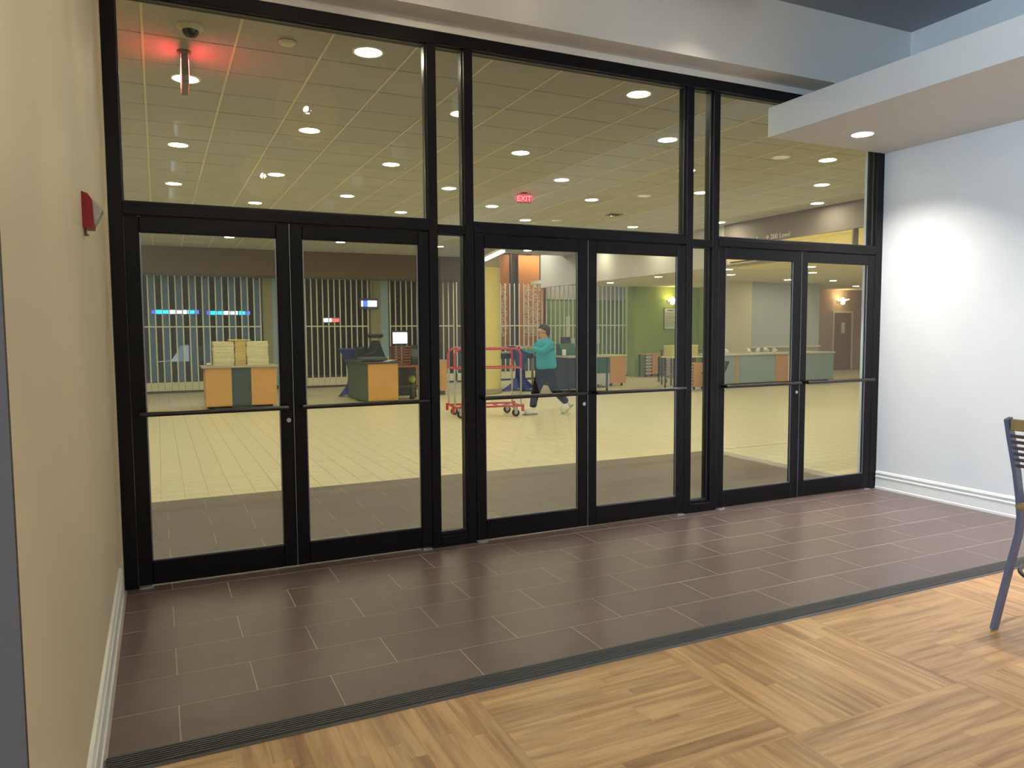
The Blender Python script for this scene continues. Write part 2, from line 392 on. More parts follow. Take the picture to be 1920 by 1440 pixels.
for k, a in enumerate((1, 5, 9)):
    x0, x1 = ED[a], ED[a+1]; xm = (x0+x1)/2
    door(2*k+1, x0+.002, xm-.0028, 'L', ('black framed glass door nearest the beige wall, in front of the newspaper stacks', 'glass door with the lock cylinder in front of the person pushing a cart', 'glass door in front of the long grey counter with white papers')[k], lock=True, astr=True)
    door(2*k+2, xm+.0028, x1-.002, 'R', ('glass door in front of the cash desk with the lit monitor', 'glass door in front of the orange and green kiosk', 'black framed glass door nearest the white right wall')[k])

# ------------------------------------------------------------------ dining room objects
# soffit cans
def can(x, y, z, label, cat='downlight', group=None):
    t = thing('soffit_downlight', (x, y, z), label, cat, group)
    MB().lathe([(.083, .0), (.083, -.003), (.098, -.003), (.098, .0)], 28, caps=False).build('trim_ring', m_trim, t)
    rf = MB(); n = 28
    vs = [(r*math.cos(2*PI*j/n), r*math.sin(2*PI*j/n), zz) for r, zz in ((.083, -.002), (.080, .11)) for j in range(n)]
    rf.add(vs, [(j, (j+1) % n, n+(j+1) % n, n+j) for j in range(n)], True)
    rf.build('reflector', m_trim, t)
    MB().lathe([(.0801, .105), (.0801, .11)], 28).build('lens', mat('soffit_lens', (1, .95, .88, 1), emit=1700, ecol=(1, .95, .88, 1)), t)
can(5.613, -.402, 3.147, 'lit recessed downlight in the soffit closest to the glass doors')
can(5.613, -2.6, 3.147, 'lit recessed downlight further back in the soffit', group='soffit downlights')
can(5.613, -4.8, 3.147, 'lit recessed downlight further back in the soffit', group='soffit downlights')

# fire alarm strobe on the beige wall
fa = thing('fire_alarm_strobe', (-.03, -1.45, 2.01), 'red fire alarm strobe with clear lens on the beige wall', 'fire alarm')
red = mat('alarm_red', lin(150, 22, 26), .4)
MB().prism([(0, -.065), (0, .075), (.022, .067), (.036, .045), (.040, -.045), (.036, -.065)], 1, -.062, .062).build('housing', red, fa)
MB().prism([(.034, -.048), (.036, .047), (.052, .034), (.070, .008), (.058, -.022), (.044, -.048)], 1, -.040, .040).build('strobe_lens', mat('strobe_clear', lin(190, 190, 185), .15, spec=.8, var=.3, scale=60), fa)
MB().box(0, .010, -.012, .012, -.088, -.064).box(.0, .016, -.01, .01, -.092, -.086).build('wire_clip', mat('clip_brown', lin(120, 104, 74), .6), fa)

# bar stool
def stool(loc, label):
    t = thing('bar_stool', loc, label, 'stool')
    blue = mat('slate_blue_metal', lin(86, 88, 104), .42, metal=.1, var=.05)
    oak = mat('stool_oak', lin(132, 104, 62), .45, var=.2, scale=14)
    prof = [(-.02, 0), (.03, .14), (.10, .33), (.155, .47), (.165, .56), (.150, .66), (.115, .80), (.05, 1.0), (.028, 1.075)]
    for y in (0, -.40):
        b = MB()
        L, Rr = [], []
        for i, (x, z) in enumerate(prof):
            a = Vector(prof[max(i-1, 0)]); c = Vector(prof[min(i+1, len(prof)-1)]); d = (c-a).normalized(); nrm = Vector((d.y, -d.x))
            L.append((x-nrm.x*.021, z-nrm.y*.021)); Rr.append((x+nrm.x*.021, z+nrm.y*.021))
        n = len(prof)
        for i in range(n-1):
            b.prism([L[i], L[i+1], Rr[i+1], Rr[i]], 1, y-.010, y+.010)
        b.build('upright', blue, t)
        MB().tube([(.62, y+(.02 if y == 0 else -.02), 0), (.50, y, .60)], .015, 8).build('leg', blue, t)
    MB().bbox(.025, .052, -.388, -.012, 1.015, 1.072, .004).build('top_slat', oak, t)
    for k in range(6):
        z = .985-k*.031; x = .05+(1.0-z)*.34
        MB().bbox(x-.007, x+.007, -.388, -.012, z-.008, z+.008, .002).build('back_slat', mat('dark_slat', lin(70, 54, 44), .5), t)
    MB().bbox(.12, .52, -.41, .01, .60, .635, .012).build('seat', oak, t)
    pts = [(.33+.25*math.cos(a), -.2+.25*math.sin(a), .27) for a in [2*PI*k/28 for k in range(28)]]
    MB().tube(pts, .011, 8, closed=True).build('foot_ring', mat('ring_metal', lin(64, 52, 56), .35, metal=.5), t)
stool((4.02, -2.62, 0), 'slate blue metal bar stool with slatted wood back on the wood floor')

# woven ball pendants (seen mirrored in the transom glass)
def woven():
    if 'woven_white' in MATS: return MATS['woven_white']
    m = mat('woven_white', lin(240, 234, 224), .6); nt = m.node_tree; out = nt.nodes['Material Output']; pb = nt.nodes['Principled BSDF']
    tl = nt.nodes.new('ShaderNodeBsdfTranslucent'); tl.inputs[0].default_value = lin(244, 236, 222)
    mx = nt.nodes.new('ShaderNodeMixShader'); mx.inputs[0].default_value = .75
    nt.links.new(pb.outputs[0], mx.inputs[1]); nt.links.new(tl.outputs[0], mx.inputs[2]); nt.links.new(mx.outputs[0], out.inputs['Surface'])
    return m
def pendant(loc, label):
    t = thing('pendant_lamp', loc, label, 'lamp', 'woven ball pendants')
    R2 = random.Random(3); b = MB()
    for k in range(64):
        ax = Vector((R2.gauss(0, 1), R2.gauss(0, 1), R2.gauss(0, 1))).normalized(); u = ax.orthogonal().normalized(); w = ax.cross(u)
        b.tube([tuple((u*math.cos(2*PI*j/20)+w*math.sin(2*PI*j/20))*.30) for j in range(20)], .0055, 4, closed=True)
    b.build('woven_shade', woven(), t)
    MB().ball((0, 0, 0), .035, 12, 8).build('bulb', mat('bulb_warm', (1, .8, .5, 1), emit=1800, ecol=(1, .84, .58, 1)), t)
    MB().tube([(0, 0, .03), (0, 0, ZC-loc[2])], .004, 6).tube([(0, 0, .03), (0, 0, .08)], .016, 8).build('cord', m_frame, t)
pendant((1.63, -2.62, 3.70), 'white woven ball pendant lamp nearer the glass front')
pendant((1.63, -6.03, 3.70), 'white woven ball pendant lamp deeper in the dining room')

# ================================================================== LOBBY
HC = 3.62; ZL_ = 2.95
m_lobwall = mat('lobby_tan_paint', lin(196, 178, 140), .7, var=.03, scale=4)
m_brown = mat('brown_fascia_paint', lin(106, 82, 42), .7, var=.05, scale=8)
m_mauve = mat('mauve_fascia_paint', lin(142, 128, 124), .7, var=.03, scale=6)
m_low = mat('low_ceiling_paint', lin(232, 226, 206), .8, var=.03, scale=6)
m_green = mat('green_paint', lin(150, 172, 84), .7, var=.05, scale=4)
m_dark = mat('dark_store_paint', lin(78, 70, 62), .7, var=.15, scale=3)
m_greywall = mat('grey_paint', lin(200, 204, 212), .7, var=.03, scale=5)
def st(mb, name, m, label, cat): return mb.build(name, m, None, label=label, cat=cat, kind='structure')

# --- lobby ceiling: 300 panels that show largest, the rest joined; tees along the room, dark joints across
ch = st(MB().box(-3.2, 8.25, .2, 16.1, HC+.012, HC+.2).box(8.25, 10.66, .2, 13.75, HC+.012, HC+.2), 'ceiling', m_joint, 'suspended ceiling of speckled square panels over the lobby', 'ceiling')
cells = []
for i in range(-6, 18):
    for j in range(-1, 26):
        x = .505+.61*i; y = .15+.6*j
        if x < -3.0 or x > 10.5 or y < .2 or (x > 8.1 and y > 13.45): continue
        d = Vector((x, y, HC))-CAM; az = math.atan2(d.x, d.y)
        vis = -.16 < az < 1.02
        cells.append((0 if vis else 1, d.length, x, y))
cells.sort(); pm = MB().bbox(-.298, .298, -.2935, .2935, 0, .014, .003).mesh('ceiling_panel', m_ctile)
rest = MB()
for k, (v, d, x, y) in enumerate(cells):
    if k < 300: inst('ceiling_panel', pm, (x, y, HC), ch)
    else: rest.box(x-.298, x+.298, y-.296, y+.296, HC, HC+.014)
rest.build('ceiling_panels_rest', m_ctile, ch, kind='stuff')
for i in range(-6, 18):
    x = .2+.61*i
    if -3 < x < 10.6: MB().box(x-.009, x+.009, .2, 16 if x < 8.2 else 13.75, HC-.004, HC+.01).build('ceiling_tee', m_tee, ch)

# --- downlights
def make_down():
    t = thing('ceiling_downlight', (0, 0, HC), 'x', 'downlight', 'round downlights in the lobby ceiling')
    MB().lathe([(.100, .0), (.100, -.006), (.118, -.006), (.122, .0)], 24, caps=False).build('trim_ring', m_tee, t)
    MB().lathe([(.0999, -.003), (.0999, .0)], 24).build('lens', mat('lobby_lens', (*LOBBY_C, 1), emit=LOBBY_L, ecol=(*LOBBY_C, 1)), t)
    return t
pos = []
for i in range(-2, 9):
    for j in range(0, 12):
        if (i+j) % 2 == 1: pos.append((.505+1.22*i, .75+1.2*j))
pos = [(x, y) for x, y in pos if -2.8 < x < 10.45 and y < 13.8 and not (abs(x-7.5) < .6 and abs(y-12) < .6)]
proto = None
for k, (x, y) in enumerate(pos):
    lb = 'round lit downlight in the panel ceiling of the lobby'
    if k == 0:
        proto = make_down(); proto.location = (x, y, HC-.001); proto['label'] = lb
    else: dup(proto, (x, y, HC-.001), label=lb)

# --- small ceiling items
t = thing('dome_camera', (.5, .79, HC), 'small dark dome camera on the lobby ceiling by the hanging exit sign', 'security camera')
MB().lathe([(.085, 0), (.085, -.012), (.06, -.03)], 24).build('mount_plate', m_tee, t)
MB().lathe([(.055, -.028), (.05, -.05), (.032, -.07), (.001, -.078)], 20).build('dome', mat('smoked_dome', lin(24, 24, 22), .1), t)
t = thing('smoke_detector', (1.14, .77, HC), 'round white smoke detector on the lobby ceiling panel', 'smoke detector')
MB().lathe([(.065, 0), (.065, -.014), (.05, -.03), (.001, -.034)], 24).build('body', m_tee, t)
MB().lathe([(.067, -.010), (.067, -.014)], 24).build('rim', m_joint, t)
def exit_sign(loc, rz, label, w=.30, h=.19, stem=.0, arrows=False, power=9, sc=1.0):
    t = thing('exit_sign', loc, label, 'exit sign', rz=rz)
    gl = mat('exit_face_glow_%d' % power, (1, .012, .03, 1), emit=power, ecol=(1, .015, .035, 1))
    wh = mat('exit_letters_glow_%d' % power, (1, .3, .28, 1), emit=power*.7, ecol=(1, .3, .27, 1))
    hs = MB().bbox(-w/2, w/2, -.024, .024, -h, 0, .004).build('housing', mat('sign_grey', lin(120, 116, 104), .5), t)
    for s in (-1, 1):
        f = MB().box(-w/2+.012, w/2-.012, s*.024-.0015, s*.024+.0015, -h+.015, -.015).build('lit_face', gl, t)
        me = text_mesh('letters', 'EXIT', h*.78, .001, 'CENTER'); me.materials.append(wh)
        o = inst('lettering', me, (0, s*.0265, -h*.78), f); o.rotation_euler = (PI/2, 0, 0 if s < 0 else PI)
    if arrows:
        for s in (-1, 1):
            MB().prism([(s*(w/2+.002), -h*.28), (s*(w/2+.045), -h*.5), (s*(w/2+.002), -h*.72)], 1, -.016, .016).build('arrow', gl, t)
    if stem: MB().tube([(0, 0, 0), (0, 0, stem)], .012, 8).lathe([(.05, stem-.012), (.05, stem)], 16).build('ceiling_stem', mat('sign_grey', None), t)
    return t
exit_sign((.475, 1.30, HC-.055), PI/2-.02, 'edge-on exit sign glowing red on both sides of the ceiling', .34, .22, .055, power=11)
exit_sign((5.33, 5.42, HC-.02), -.35, 'red lit exit sign with arrows hanging from the lobby ceiling', .21, .14, .02, True, power=3)
t = thing('ceiling_vent', (7.757, 6.653, HC-.002), 'small dark air vent in the lobby ceiling', 'vent')
MB().bbox(-.15, .15, -.15, .15, -.012, 0, .004).build('frame', m_tee, t)
for k in range(6): MB().box(-.13, .13, -.125+k*.045, -.105+k*.045, -.016, -.011).build('slat', m_joint, t)

# --- outer lobby shell
st(MB().box(-3.4, -3.2, .0, 22.4, -.1, HC+.2), 'wall_lobby_left', m_lobwall, 'tan side wall of the lobby', 'wall')
st(MB().box(-3.4, -.45, 0, .2, -.1, HC+.2), 'wall_lobby_near', m_lobwall, 'tan lobby wall continuing left of the storefront', 'wall')
st(MB().box(XW+.3, 30.3, -.1, .2, -.1, HC+.2), 'wall_lobby_right', m_lobwall, 'tan lobby wall continuing right of the storefront', 'wall')
st(MB().box(-3.4, 30.3, 22.2, 22.4, -.1, HC+.2), 'wall_far', m_dark, 'dark rear wall behind the closed shops', 'wall')
st(MB().box(30.0, 30.3, 0, 22.4, -.1, HC+.2), 'wall_far_right', m_greywall, 'end wall of the side hall', 'wall')
# shop fascia over the grilles
st(MB().box(-3.2, 8.25, 15.1, 16.15, 2.975, HC+.1), 'wall_fascia', m_brown, 'brown fascia band above the closed shop grilles', 'wall')
st(MB().box(-3.2, 8.25, 16.15, 22.2, HC, HC+.1).box(8.25, 16.6, 13.7, 22.2, 4.2, 4.3).box(8.2, 8.3, 13.7, 22.2, HC, 4.2).box(8.3, 16.6, 13.7, 13.8, HC+.2, 4.2).box(10.77, 16.6, 15.3, 15.4, ZL_+.1, 4.2), 'ceiling', m_dark, 'dark ceiling inside the closed shops', 'ceiling')
# mauve fascia with the level sign and the lit cove
fz = thing('wall_level_fascia', (0, 0, 0), 'mauve dropped fascia carrying the 200 Level lettering', 'wall', kind='structure')
XF = 10.65
fb = MB().box(XF, XF+.12, .2, 3.6, 2.8, HC+.1).box(XF, XF+.12, 3.94, 3.97, 2.835, 3.175).box(XF, XF+.12, 3.6, 7.07, 3.175, HC+.1).box(XF, XF+.12, 3.6, 7.07, 2.8, 2.835)
MB().box(XF, XF+.12, 7.07, 13.8, 2.8, HC+.1).box(XF, XF+.12, 13.8, 15.1, 2.8, 4.25).build('pale_fascia', mat('pale_grey_paint', lin(206, 202, 198), .7, var=.02), fz)
fb.build('fascia', m_mauve, fz)
cv = MB().box(XF+.12, XF+1.2, 3.53, 3.6, 2.8, 3.3).box(XF+.12, XF+1.2, 7.07, 7.14, 2.8, 3.3).box(XF+1.2, XF+1.25, 3.53, 7.14, 2.8, 3.3).box(XF+.12, XF+1.2, 3.53, 7.14, 3.3, 3.35).box(XF+.12, XF+1.25, 3.53, 7.14, 2.77, 2.80)
cv.build('cove', mat('cove_cream', lin(232, 220, 170), .7), fz)
MB().tube([(XF+.5, 6.9, 2.845), (XF+.5, 4.1, 2.845)], .02, 8).build('cove_lamp', mat('cove_glow', (1, .9, .6, 1), emit=11, ecol=(1, .92, .66, 1)), fz)
MB().box(XF+.10, XF+.13, 6.2, 7.0, 2.86, 2.885).build('cove_bar', m_joint, fz)
me = text_mesh('letters', '200 Level', .125, .004); m_let = mat('sign_letter_white', lin(236, 232, 226), .5); me.materials.append(m_let)
o = inst('lettering', me, (XF-.004, 5.79, 3.205), fz); o.rotation_euler = (PI/2, 0, -PI/2)
ar = MB().box(XF-.006, XF-.001, 5.835, 5.925, 3.243, 3.255)
ar.prism([(5.828, 3.249), (5.868, 3.289), (5.880, 3.279), (5.850, 3.249), (5.880, 3.219), (5.868, 3.209)], 0, XF-.006, XF-.001)
ar.build('arrow_mark', m_let, fz)
MB().box(XF-.006, XF-.001, 6.50, 6.60, 3.286, 3.298).box(XF-.006, XF-.001, 6.13, 6.142, 3.20, 3.298).build('lettering', m_let, fz)
# low ceiling over the side hall
ZL = 2.95
st(MB().box(XF+1.3, 30, .2, 16.0, ZL, ZL+.1).box(XF+.12, XF+1.3, .2, 3.53, ZL, ZL+.1).box(XF+.12, XF+1.3, 7.14, 16.0, ZL, ZL+.1), 'ceiling', m_low, 'low cream ceiling over the side hall', 'ceiling')
lowp = [(12.55, 9.08), (13.8, 10.4), (16.8, 11.4), (13.85, 7.8), (18.4, 11.2), (12.45, 11.7), (15.3, 9.1), (15.0, 5.5), (18.0, 8.5), (20.5, 9.5), (13.2, 3.5), (12.6, 14.3), (21.5, 13), (14.9, 13.9), (16.2, 13.6), (22.5, 10.8)] + [(12.2+2.1*i, 1.2+1.5*j) for i in range(5) for j in range(3)]  # the near rows and some others are added to brighten the hall
for x, y in lowp:
    dup(proto, (x, y, ZL-.001), label='one of the seen and added round lit downlights in the low ceiling of the side hall', group='downlights in the low hall ceiling')
# side hall walls
st(MB().box(14.4, 17.2, 15.6, 15.75, 0, ZL).box(14.4, 14.5, 15.75, 16.2, 0, ZL), 'wall_green', m_green, 'olive green wall with a lit sconce and notice board', 'wall')
st(MB().box(17.05, 17.2, 12.77, 15.6, 0, ZL), 'wall_green_side', m_green, 'green side wall next to the beige pilaster', 'wall')
st(MB().box(15.2, 16.35, 12.35, 12.75, 0, ZL), 'wall_pilaster', mat('pilaster_cream', lin(228, 222, 202), .7, var=.02), 'beige pilaster behind the long grey counter', 'wall')
st(MB().box(16.35, 19.4, 12.6, 12.75, 0, ZL), 'wall_grey', m_greywall, 'plain grey wall behind the long counter', 'wall')
st(MB().box(16.35, 19.4, 12.52, 12.6, .95, 1.0), 'trim_4', m_low, 'pale chair rail on the grey wall', 'wall trim')
st(MB().box(19.4, 30, 15.0, 15.15, 0, ZL), 'wall_hall_end', mat('hall_brown', lin(196, 172, 158), .7), 'brown wall at the end of the hall with a lit sconce', 'wall')
st(MB().box(19.3, 19.4, 12.77, 15.0, 0, ZL), 'wall_hall_side', m_greywall, 'grey side wall of the hall', 'wall')
dr = thing('door_7', (23.2, 14.97, 0), 'plain mauve hall door below the sconce', 'door', kind='structure')
MB().bbox(-.45, .45, 0, .05, 0, 2.1, .004).build('leaf', mat('mauve_door', lin(166, 138, 132), .5), dr)
MB().box(-.52, -.45, -.02, .05, 0, 2.17).box(.45, .52, -.02, .05, 0, 2.17).box(-.45, .45, -.02, .05, 2.1, 2.17).build('door_frame', m_low, dr)
MB().box(-.08, .08, -.025, .0, 1.35, 1.75).build('sign_plate', m_trim, dr)

def sconce(loc, label, w=.22):
    t = thing('wall_sconce', loc, label, 'sconce')
    gl = mat('sconce_glow', (1, .8, .45, 1), emit=5.0, ecol=(1, .76, .4, 1))
    up = mat('sconce_bulb', (1, .8, .5, 1), emit=60, ecol=(1, .72, .34, 1))
    MB().lathe([(.04, -.09), (w*.55, -.03), (w, .0), (w, .014)], 24, (0, -w-.01, 0)).build('bowl', gl, t)
    MB().ball((0, -w-.01, -.12), (.075, .075, .055), 16, 10).build('finial', gl, t)
    MB().ball((0, -w-.01, .04), .045, 12, 8).build('bulb', up, t)
    MB().bbox(-.06, .06, -.05, 0, -.1, .03, .006).build('backplate', m_steel, t)
sconce((15.73, 15.6, 2.53), 'glowing bowl sconce on the green wall above the notice board')
sconce((22.95, 15.0, 2.58), 'glowing bowl sconce on the brown hall wall')

# --- closing grilles with slats
m_slat = mat('grille_slat_paint', lin(232, 228, 206), .45, metal=.2)
m_poly = mat('grille_panel_clear', lin(120, 160, 215), .2, alpha=.38)
def grille(x0, x1, label, panels=False, top=2.99, kick=.27):
    g = thing('security_grille', (x0, 16.0, 0), label, 'grille', 'closed shop grilles')
    n = max(2, round((x1-x0)/.16)); p = (x1-x0)/n
    sm = MB().box(-.016, .016, -.012, .012, kick, top).mesh('slat', m_slat)
    pm_ = MB().box(-p/2+.016, p/2-.016, -.002, .002, kick+.02, top-.05).mesh('clear_panel', m_poly)
    for i in range(n+1): inst('slat', sm, (i*p, 0, 0), g)
    if panels:
        for i in range(0, n, 2): inst('clear_panel', pm_, ((i+.5)*p, 0, 0), g)
    MB().box(0, x1-x0, -.014, .014, 1.665, 1.70).build('cross_rail', m_slat, g)
    if kick > .1:
        km = MB().bbox(-p/2+.003, p/2-.003, -.015, .015, .05, kick, .003).mesh('kick_panel', m_slat)
        for i in range(n): inst('kick_panel', km, ((i+.5)*p, 0, 0), g)
    MB().box(0, x1-x0, -.03, .03, .0, .05).build('floor_track', m_dark, g)
grille(-.28, 2.72, 'slatted shop grille with clear panels behind the newspaper desk', True)
grille(3.26, 5.62, 'slatted shop grille behind the blue draped cocktail table')
grille(6.26, 8.2, 'slatted shop grille behind the cash desk monitor')
grille(8.3, 14.35, 'slatted shop grille in front of the green shop', top=2.975)
for (x0, x1, lb) in ((2.78, 3.2, 'pale shop pillar between the newspaper desk grille and the cocktail table grille'), (5.68, 6.2, 'pale shop pillar behind the pole display of the cash desk')):
    t = thing('shop_pillar', ((x0+x1)/2, 16.05, 0), lb, 'pillar'); w = (x1-x0)/2
    MB().bbox(-w, w*.1, -.12, .12, 0, 2.97, .004).build('shaft', mat('pillar_olive', lin(150, 150, 112), .6), t)
    MB().bbox(w*.1, w, -.10, .10, 0, 2.97, .004).build('blue_lit_jamb', mat('pillar_blue_light', lin(150, 178, 200), .5), t)  # blue light falling on the jamb is put into its colour
    MB().bbox(-w-.02, w+.02, -.14, .14, 0, .1, .004).build('plinth', m_dark, t)

# --- lit signs inside the dark shops
def neon(loc, label, segs, h=.09, top=HC):
    t = thing('neon_sign', loc, label, 'neon sign')
    tot = max(b for a, b, c in segs)
    MB().bbox(-.05, tot+.05, .02, .06, -h*.9, h*.9, .004).build('backing', m_dark, t)
    MB().tube([(tot*.2, .04, h*.9), (tot*.2, .04, top-loc[2])], .006, 6).tube([(tot*.8, .04, h*.9), (tot*.8, .04, top-loc[2])], .006, 6).build('hanging_rod', m_dark, t)
    cols = {'c': ('neon_cyan', (0, .55, 1, 1), 7), 'b': ('neon_blue', (.04, .09, 1, 1), 3), 'w': ('neon_white', (.75, .75, 1, 1), 5), 'r': ('neon_red', (1, .05, .06, 1), 4)}
    for a, b, c in segs:
        nme, cc, e = cols[c]
        MB().bbox(a, b, -.01, .02, -h/2, h/2, .004).build('lit_segment', mat(nme, cc, emit=e, ecol=cc), t)
neon((.10, 17.2, 2.09), 'blue and white neon sign behind the grille by the pale pillar', [(0, .1, 'b'), (.11, .29, 'c'), (.30, .42, 'c'), (.43, .55, 'w'), (.56, .72, 'w'), (.73, .86, 'w'), (.89, 1.05, 'c'), (1.06, 1.16, 'b')])
neon((1.46, 17.2, 2.07), 'second blue and white neon sign behind the newspaper desk grille', [(0, .1, 'b'), (.11, .27, 'c'), (.29, .43, 'c'), (.45, .60, 'w'), (.62, .80, 'w'), (.84, .99, 'c'), (1.0, 1.12, 'b')])
neon((3.32, 17.2, 1.86), 'small cyan lit sign behind the grille next to the pillar', [(0, .06, 'c'), (.07, .13, 'c')])
neon((4.62, 17.2, 1.87), 'small red and white lit sign behind the cocktail table grille', [(0, .22, 'w'), (.24, .44, 'r')], .10)
neon((5.40, 15.82, 2.31), 'pale blue lit sign hanging in front of the shop pillar', [(0, .03, 'w'), (.04, .17, 'b'), (.18, .30, 'w'), (.31, .43, 'w')], .16, 2.975)
t = thing('display_case', (.75, 17.0, 0), 'pale glowing display case inside the closed shop', 'display case')
MB().bbox(-.6, 1.5, 0, .6, 0, .75, .01).build('base', m_dark, t)
MB().prism([(-.55, .76), (-.2, .80), (-.08, .98), (.02, 1.18), (.22, 1.2), (.22, .76)], 1, .1, .5).build('white_panel', mat('case_white', lin(190, 205, 220), .4, emit=.25, ecol=(.6, .75, 1, 1)), t)
MB().bbox(.24, 1.4, .1, .5, .76, 1.18, .01).build('glass_top', mat('case_glass', lin(90, 105, 115), .2), t)

# --- green shop behind the right grille
st(MB().box(11.62, 16.5, 17.6, 17.75, 0, 2.58), 'wall_shop_green', mat('shop_green', lin(126, 152, 96), .7), 'green rear wall inside the grille shop', 'wall')
st(MB().box(11.62, 16.5, 17.58, 17.75, 2.58, 4.2), 'wall_shop_upper', mat('shop_grey', lin(176, 170, 160), .7), 'pale grey upper wall inside the grille shop', 'wall')
st(MB().box(8.3, 11.62, 17.6, 17.75, 0, 4.2), 'wall_shop_tan', m_brown, 'brown rear wall inside the grille shop', 'wall')
for (x0, x1, lb) in ((10.02, 10.72, 'narrow orange brown menu panel covered in small white print'), (10.98, 12.0, 'wide orange brown menu panel with white printed columns')):
    t = thing('menu_panel', ((x0+x1)/2, 17.3, 0), lb, 'panel'); w = (x1-x0)/2
    MB().bbox(-w, w*.86, 0, .08, 1.05, 4.0, .006).build('board', mat('menu_orange', lin(178, 112, 52), .5, var=.15, scale=5), t)
    MB().bbox(w*.86, w, -.04, .08, 1.05, 4.02, .004).build('dark_edge', mat('menu_edge', lin(80, 52, 36), .5), t)
    R3 = random.Random(5); pr = MB()
    for k in range(34):
        z = 3.0-k*.05
        a = -w*.55
        while a < w*.5:
            b = a+R3.uniform(.03, .09)
            if R3.random() < .75: pr.box(a, min(b, w*.55), -.003, 0.002, z, z+.026)
            a = b+.02
    pr.build('printed_lines', mat('print_white', lin(226, 210, 196), .6), t)
t = thing('shop_counter', (10.3, 17.0, 0), 'dark green low counter inside the grille shop', 'counter')
MB().bbox(-1.8, 2.2, -.2, .2, 0, 1.02, .01).build('body', mat('counter_green', lin(44, 84, 58), .6), t)
MB().bbox(-1.85, 2.25, -.24, .24, 1.02, 1.06, .008).build('counter_top', m_mauve, t)
R4 = random.Random(2)
for k in range(7):
    x = 13.0+.2*k; h = R4.uniform(.3, .75); z = R4.uniform(.9, 1.3)
    t = thing('notice_sheet', (x, 17.585, z), 'pale notice sheet pinned to the green shop wall', 'poster', 'notice sheets on the shop wall')
    MB().bbox(-.08, .08, -.012, 0, 0, h, .002).build('sheet', mat('sheet_paper', lin(214, 212, 180), .7), t)
    MB().box(-.06, .06, -.014, -.011, h*.75, h*.82).box(-.06, .03, -.014, -.011, h*.55, h*.6).build('print_marks', m_greywall, t)
for (x, y, z, a, b, lb) in ((9.45, 14.8, 4.165, .95, .45, 'white housing added over the unseen fill light before the grille shop'), (12.0, 16.9, 4.115, 1.35, .2, 'long white housing added over the unseen fill light inside the green grille shop')):
    t = thing('added_fixture', (x, y, z), lb, 'added light housing')
    MB().bbox(-a, a, -b, b, 0, .03, .004).build('housing', m_tee, t); MB().box(-.02, .02, -.02, .02, .03, 4.2-z).build('mount', m_tee, t)  # housings added for the unseen fill lamps below
area('added_fascia_fill', (9.45, 14.8, 4.15), (0, 0, 0), 1.8, .8, 45, (1, .93, .75))  # added unseen lamp that brightens the pale fascia
area('added_shop_fill', (12.0, 16.9, 4.1), (0, 0, 0), 2.6, .3, 55, (1, .93, .75))  # added unseen lamp that brightens the green shop
t = thing('tube_light', (6.53, 9.39, 3.08), 'twin fluorescent tube light hung from the lobby ceiling before the yellow column', 'tube light', rz=math.atan2(2.09, .44))
for s in (-1, 1): MB().tube([(-1.05, s*.03, -.02), (1.05, s*.03, -.02)], .02, 10).build('tube', mat('tube_glow', (1, .93, .75, 1), emit=14, ecol=(1, .93, .75, 1)), t)
MB().bbox(-1.08, 1.08, -.05, .05, .0, .05, .005).build('fixture_body', m_tee, t)
for x in (-.8, .8): MB().tube([(x, 0, .05), (x, 0, HC-3.08)], .005, 6).build('hanging_rod', m_tee, t)

# --- yellow column
t = thing('round_column', (7.48, 12.0, 0), 'thick round yellow column behind the red cart', 'column')
MB().lathe([(.395, .12), (.395, 3.05)], 40).build('shaft', mat('column_yellow', lin(222, 204, 118), .55, var=.02), t)
MB().lathe([(.42, 0), (.42, .11), (.40, .12)], 40).build('plinth', mat('column_plinth', lin(150, 136, 96), .6), t)
MB().lathe([(.40, 3.05), (.40, HC)], 40).build('capital', mat('column_cap', lin(176, 158, 112), .6), t)

# ------------------------------------------------------------------ lobby furniture
m_maple = mat('orange_maple', lin(206, 156, 88), .5, var=.12, scale=16)
m_teal = mat('dark_teal_laminate', lin(40, 66, 72), .4, var=.12, scale=10)
m_dkgreen = mat('grey_green_laminate', lin(74, 88, 72), .5, var=.08)
m_black = mat('black_plastic', lin(26, 26, 28), .45, var=.1)
m_top = mat('grey_laminate_top', lin(176, 166, 146), .4, var=.05)
m_charc = mat('charcoal_laminate', lin(58, 58, 54), .5, var=.08)

# newspaper desk and its stacks
t = thing('newspaper_desk', (1.70, 10.95, 0), 'maple and dark teal desk carrying stacks of newspapers', 'desk')
MB().box(-.62, .62, .10, .72, .02, .07).build('plinth', m_charc, t)
MB().bbox(-.66, -.17, 0, .72, .06, .825, .004).build('front_panel', m_maple, t)
MB().bbox(-.17, .20, .02, .72, .02, .825, .004).build('centre_panel', m_teal, t)
MB().bbox(.20, .69, 0, .72, .06, .825, .004).build('front_panel', m_maple, t)
MB().bbox(-.72, .73, -.05, .78, .825, .862, .005).build('desk_top', m_top, t)
def paper_stack(x0, x1, z1, label, m, n=16, tip=None, y=11.05, d=.42):
    t = thing('newspaper_stack', ((x0+x1)/2, y, .862), label, 'newspapers', 'newspaper stacks on the desk')
    R5 = random.Random(int(x0*100)); h = (z1-.862)/n; w = (x1-x0)/2
    for k in range(n):
        a = R5.uniform(-.008, .008); b_ = R5.uniform(-.008, .008)
        MB().bbox(-w+a, w+a, b_, d+b_, k*h, (k+1)*h-.003, .005).build('paper_bundle', m, t)
    if tip: MB().bbox(-w-.10, w+.10, -.02, d, z1-.862, z1-.862+.022, .006).build('top_sheet', m, t)
m_paper = mat('newsprint', lin(226, 220, 186), .8, var=.05, scale=20, rnd=.06)
m_paper2 = mat('newsprint_tan', lin(216, 192, 122), .8, var=.05, scale=20, rnd=.06)
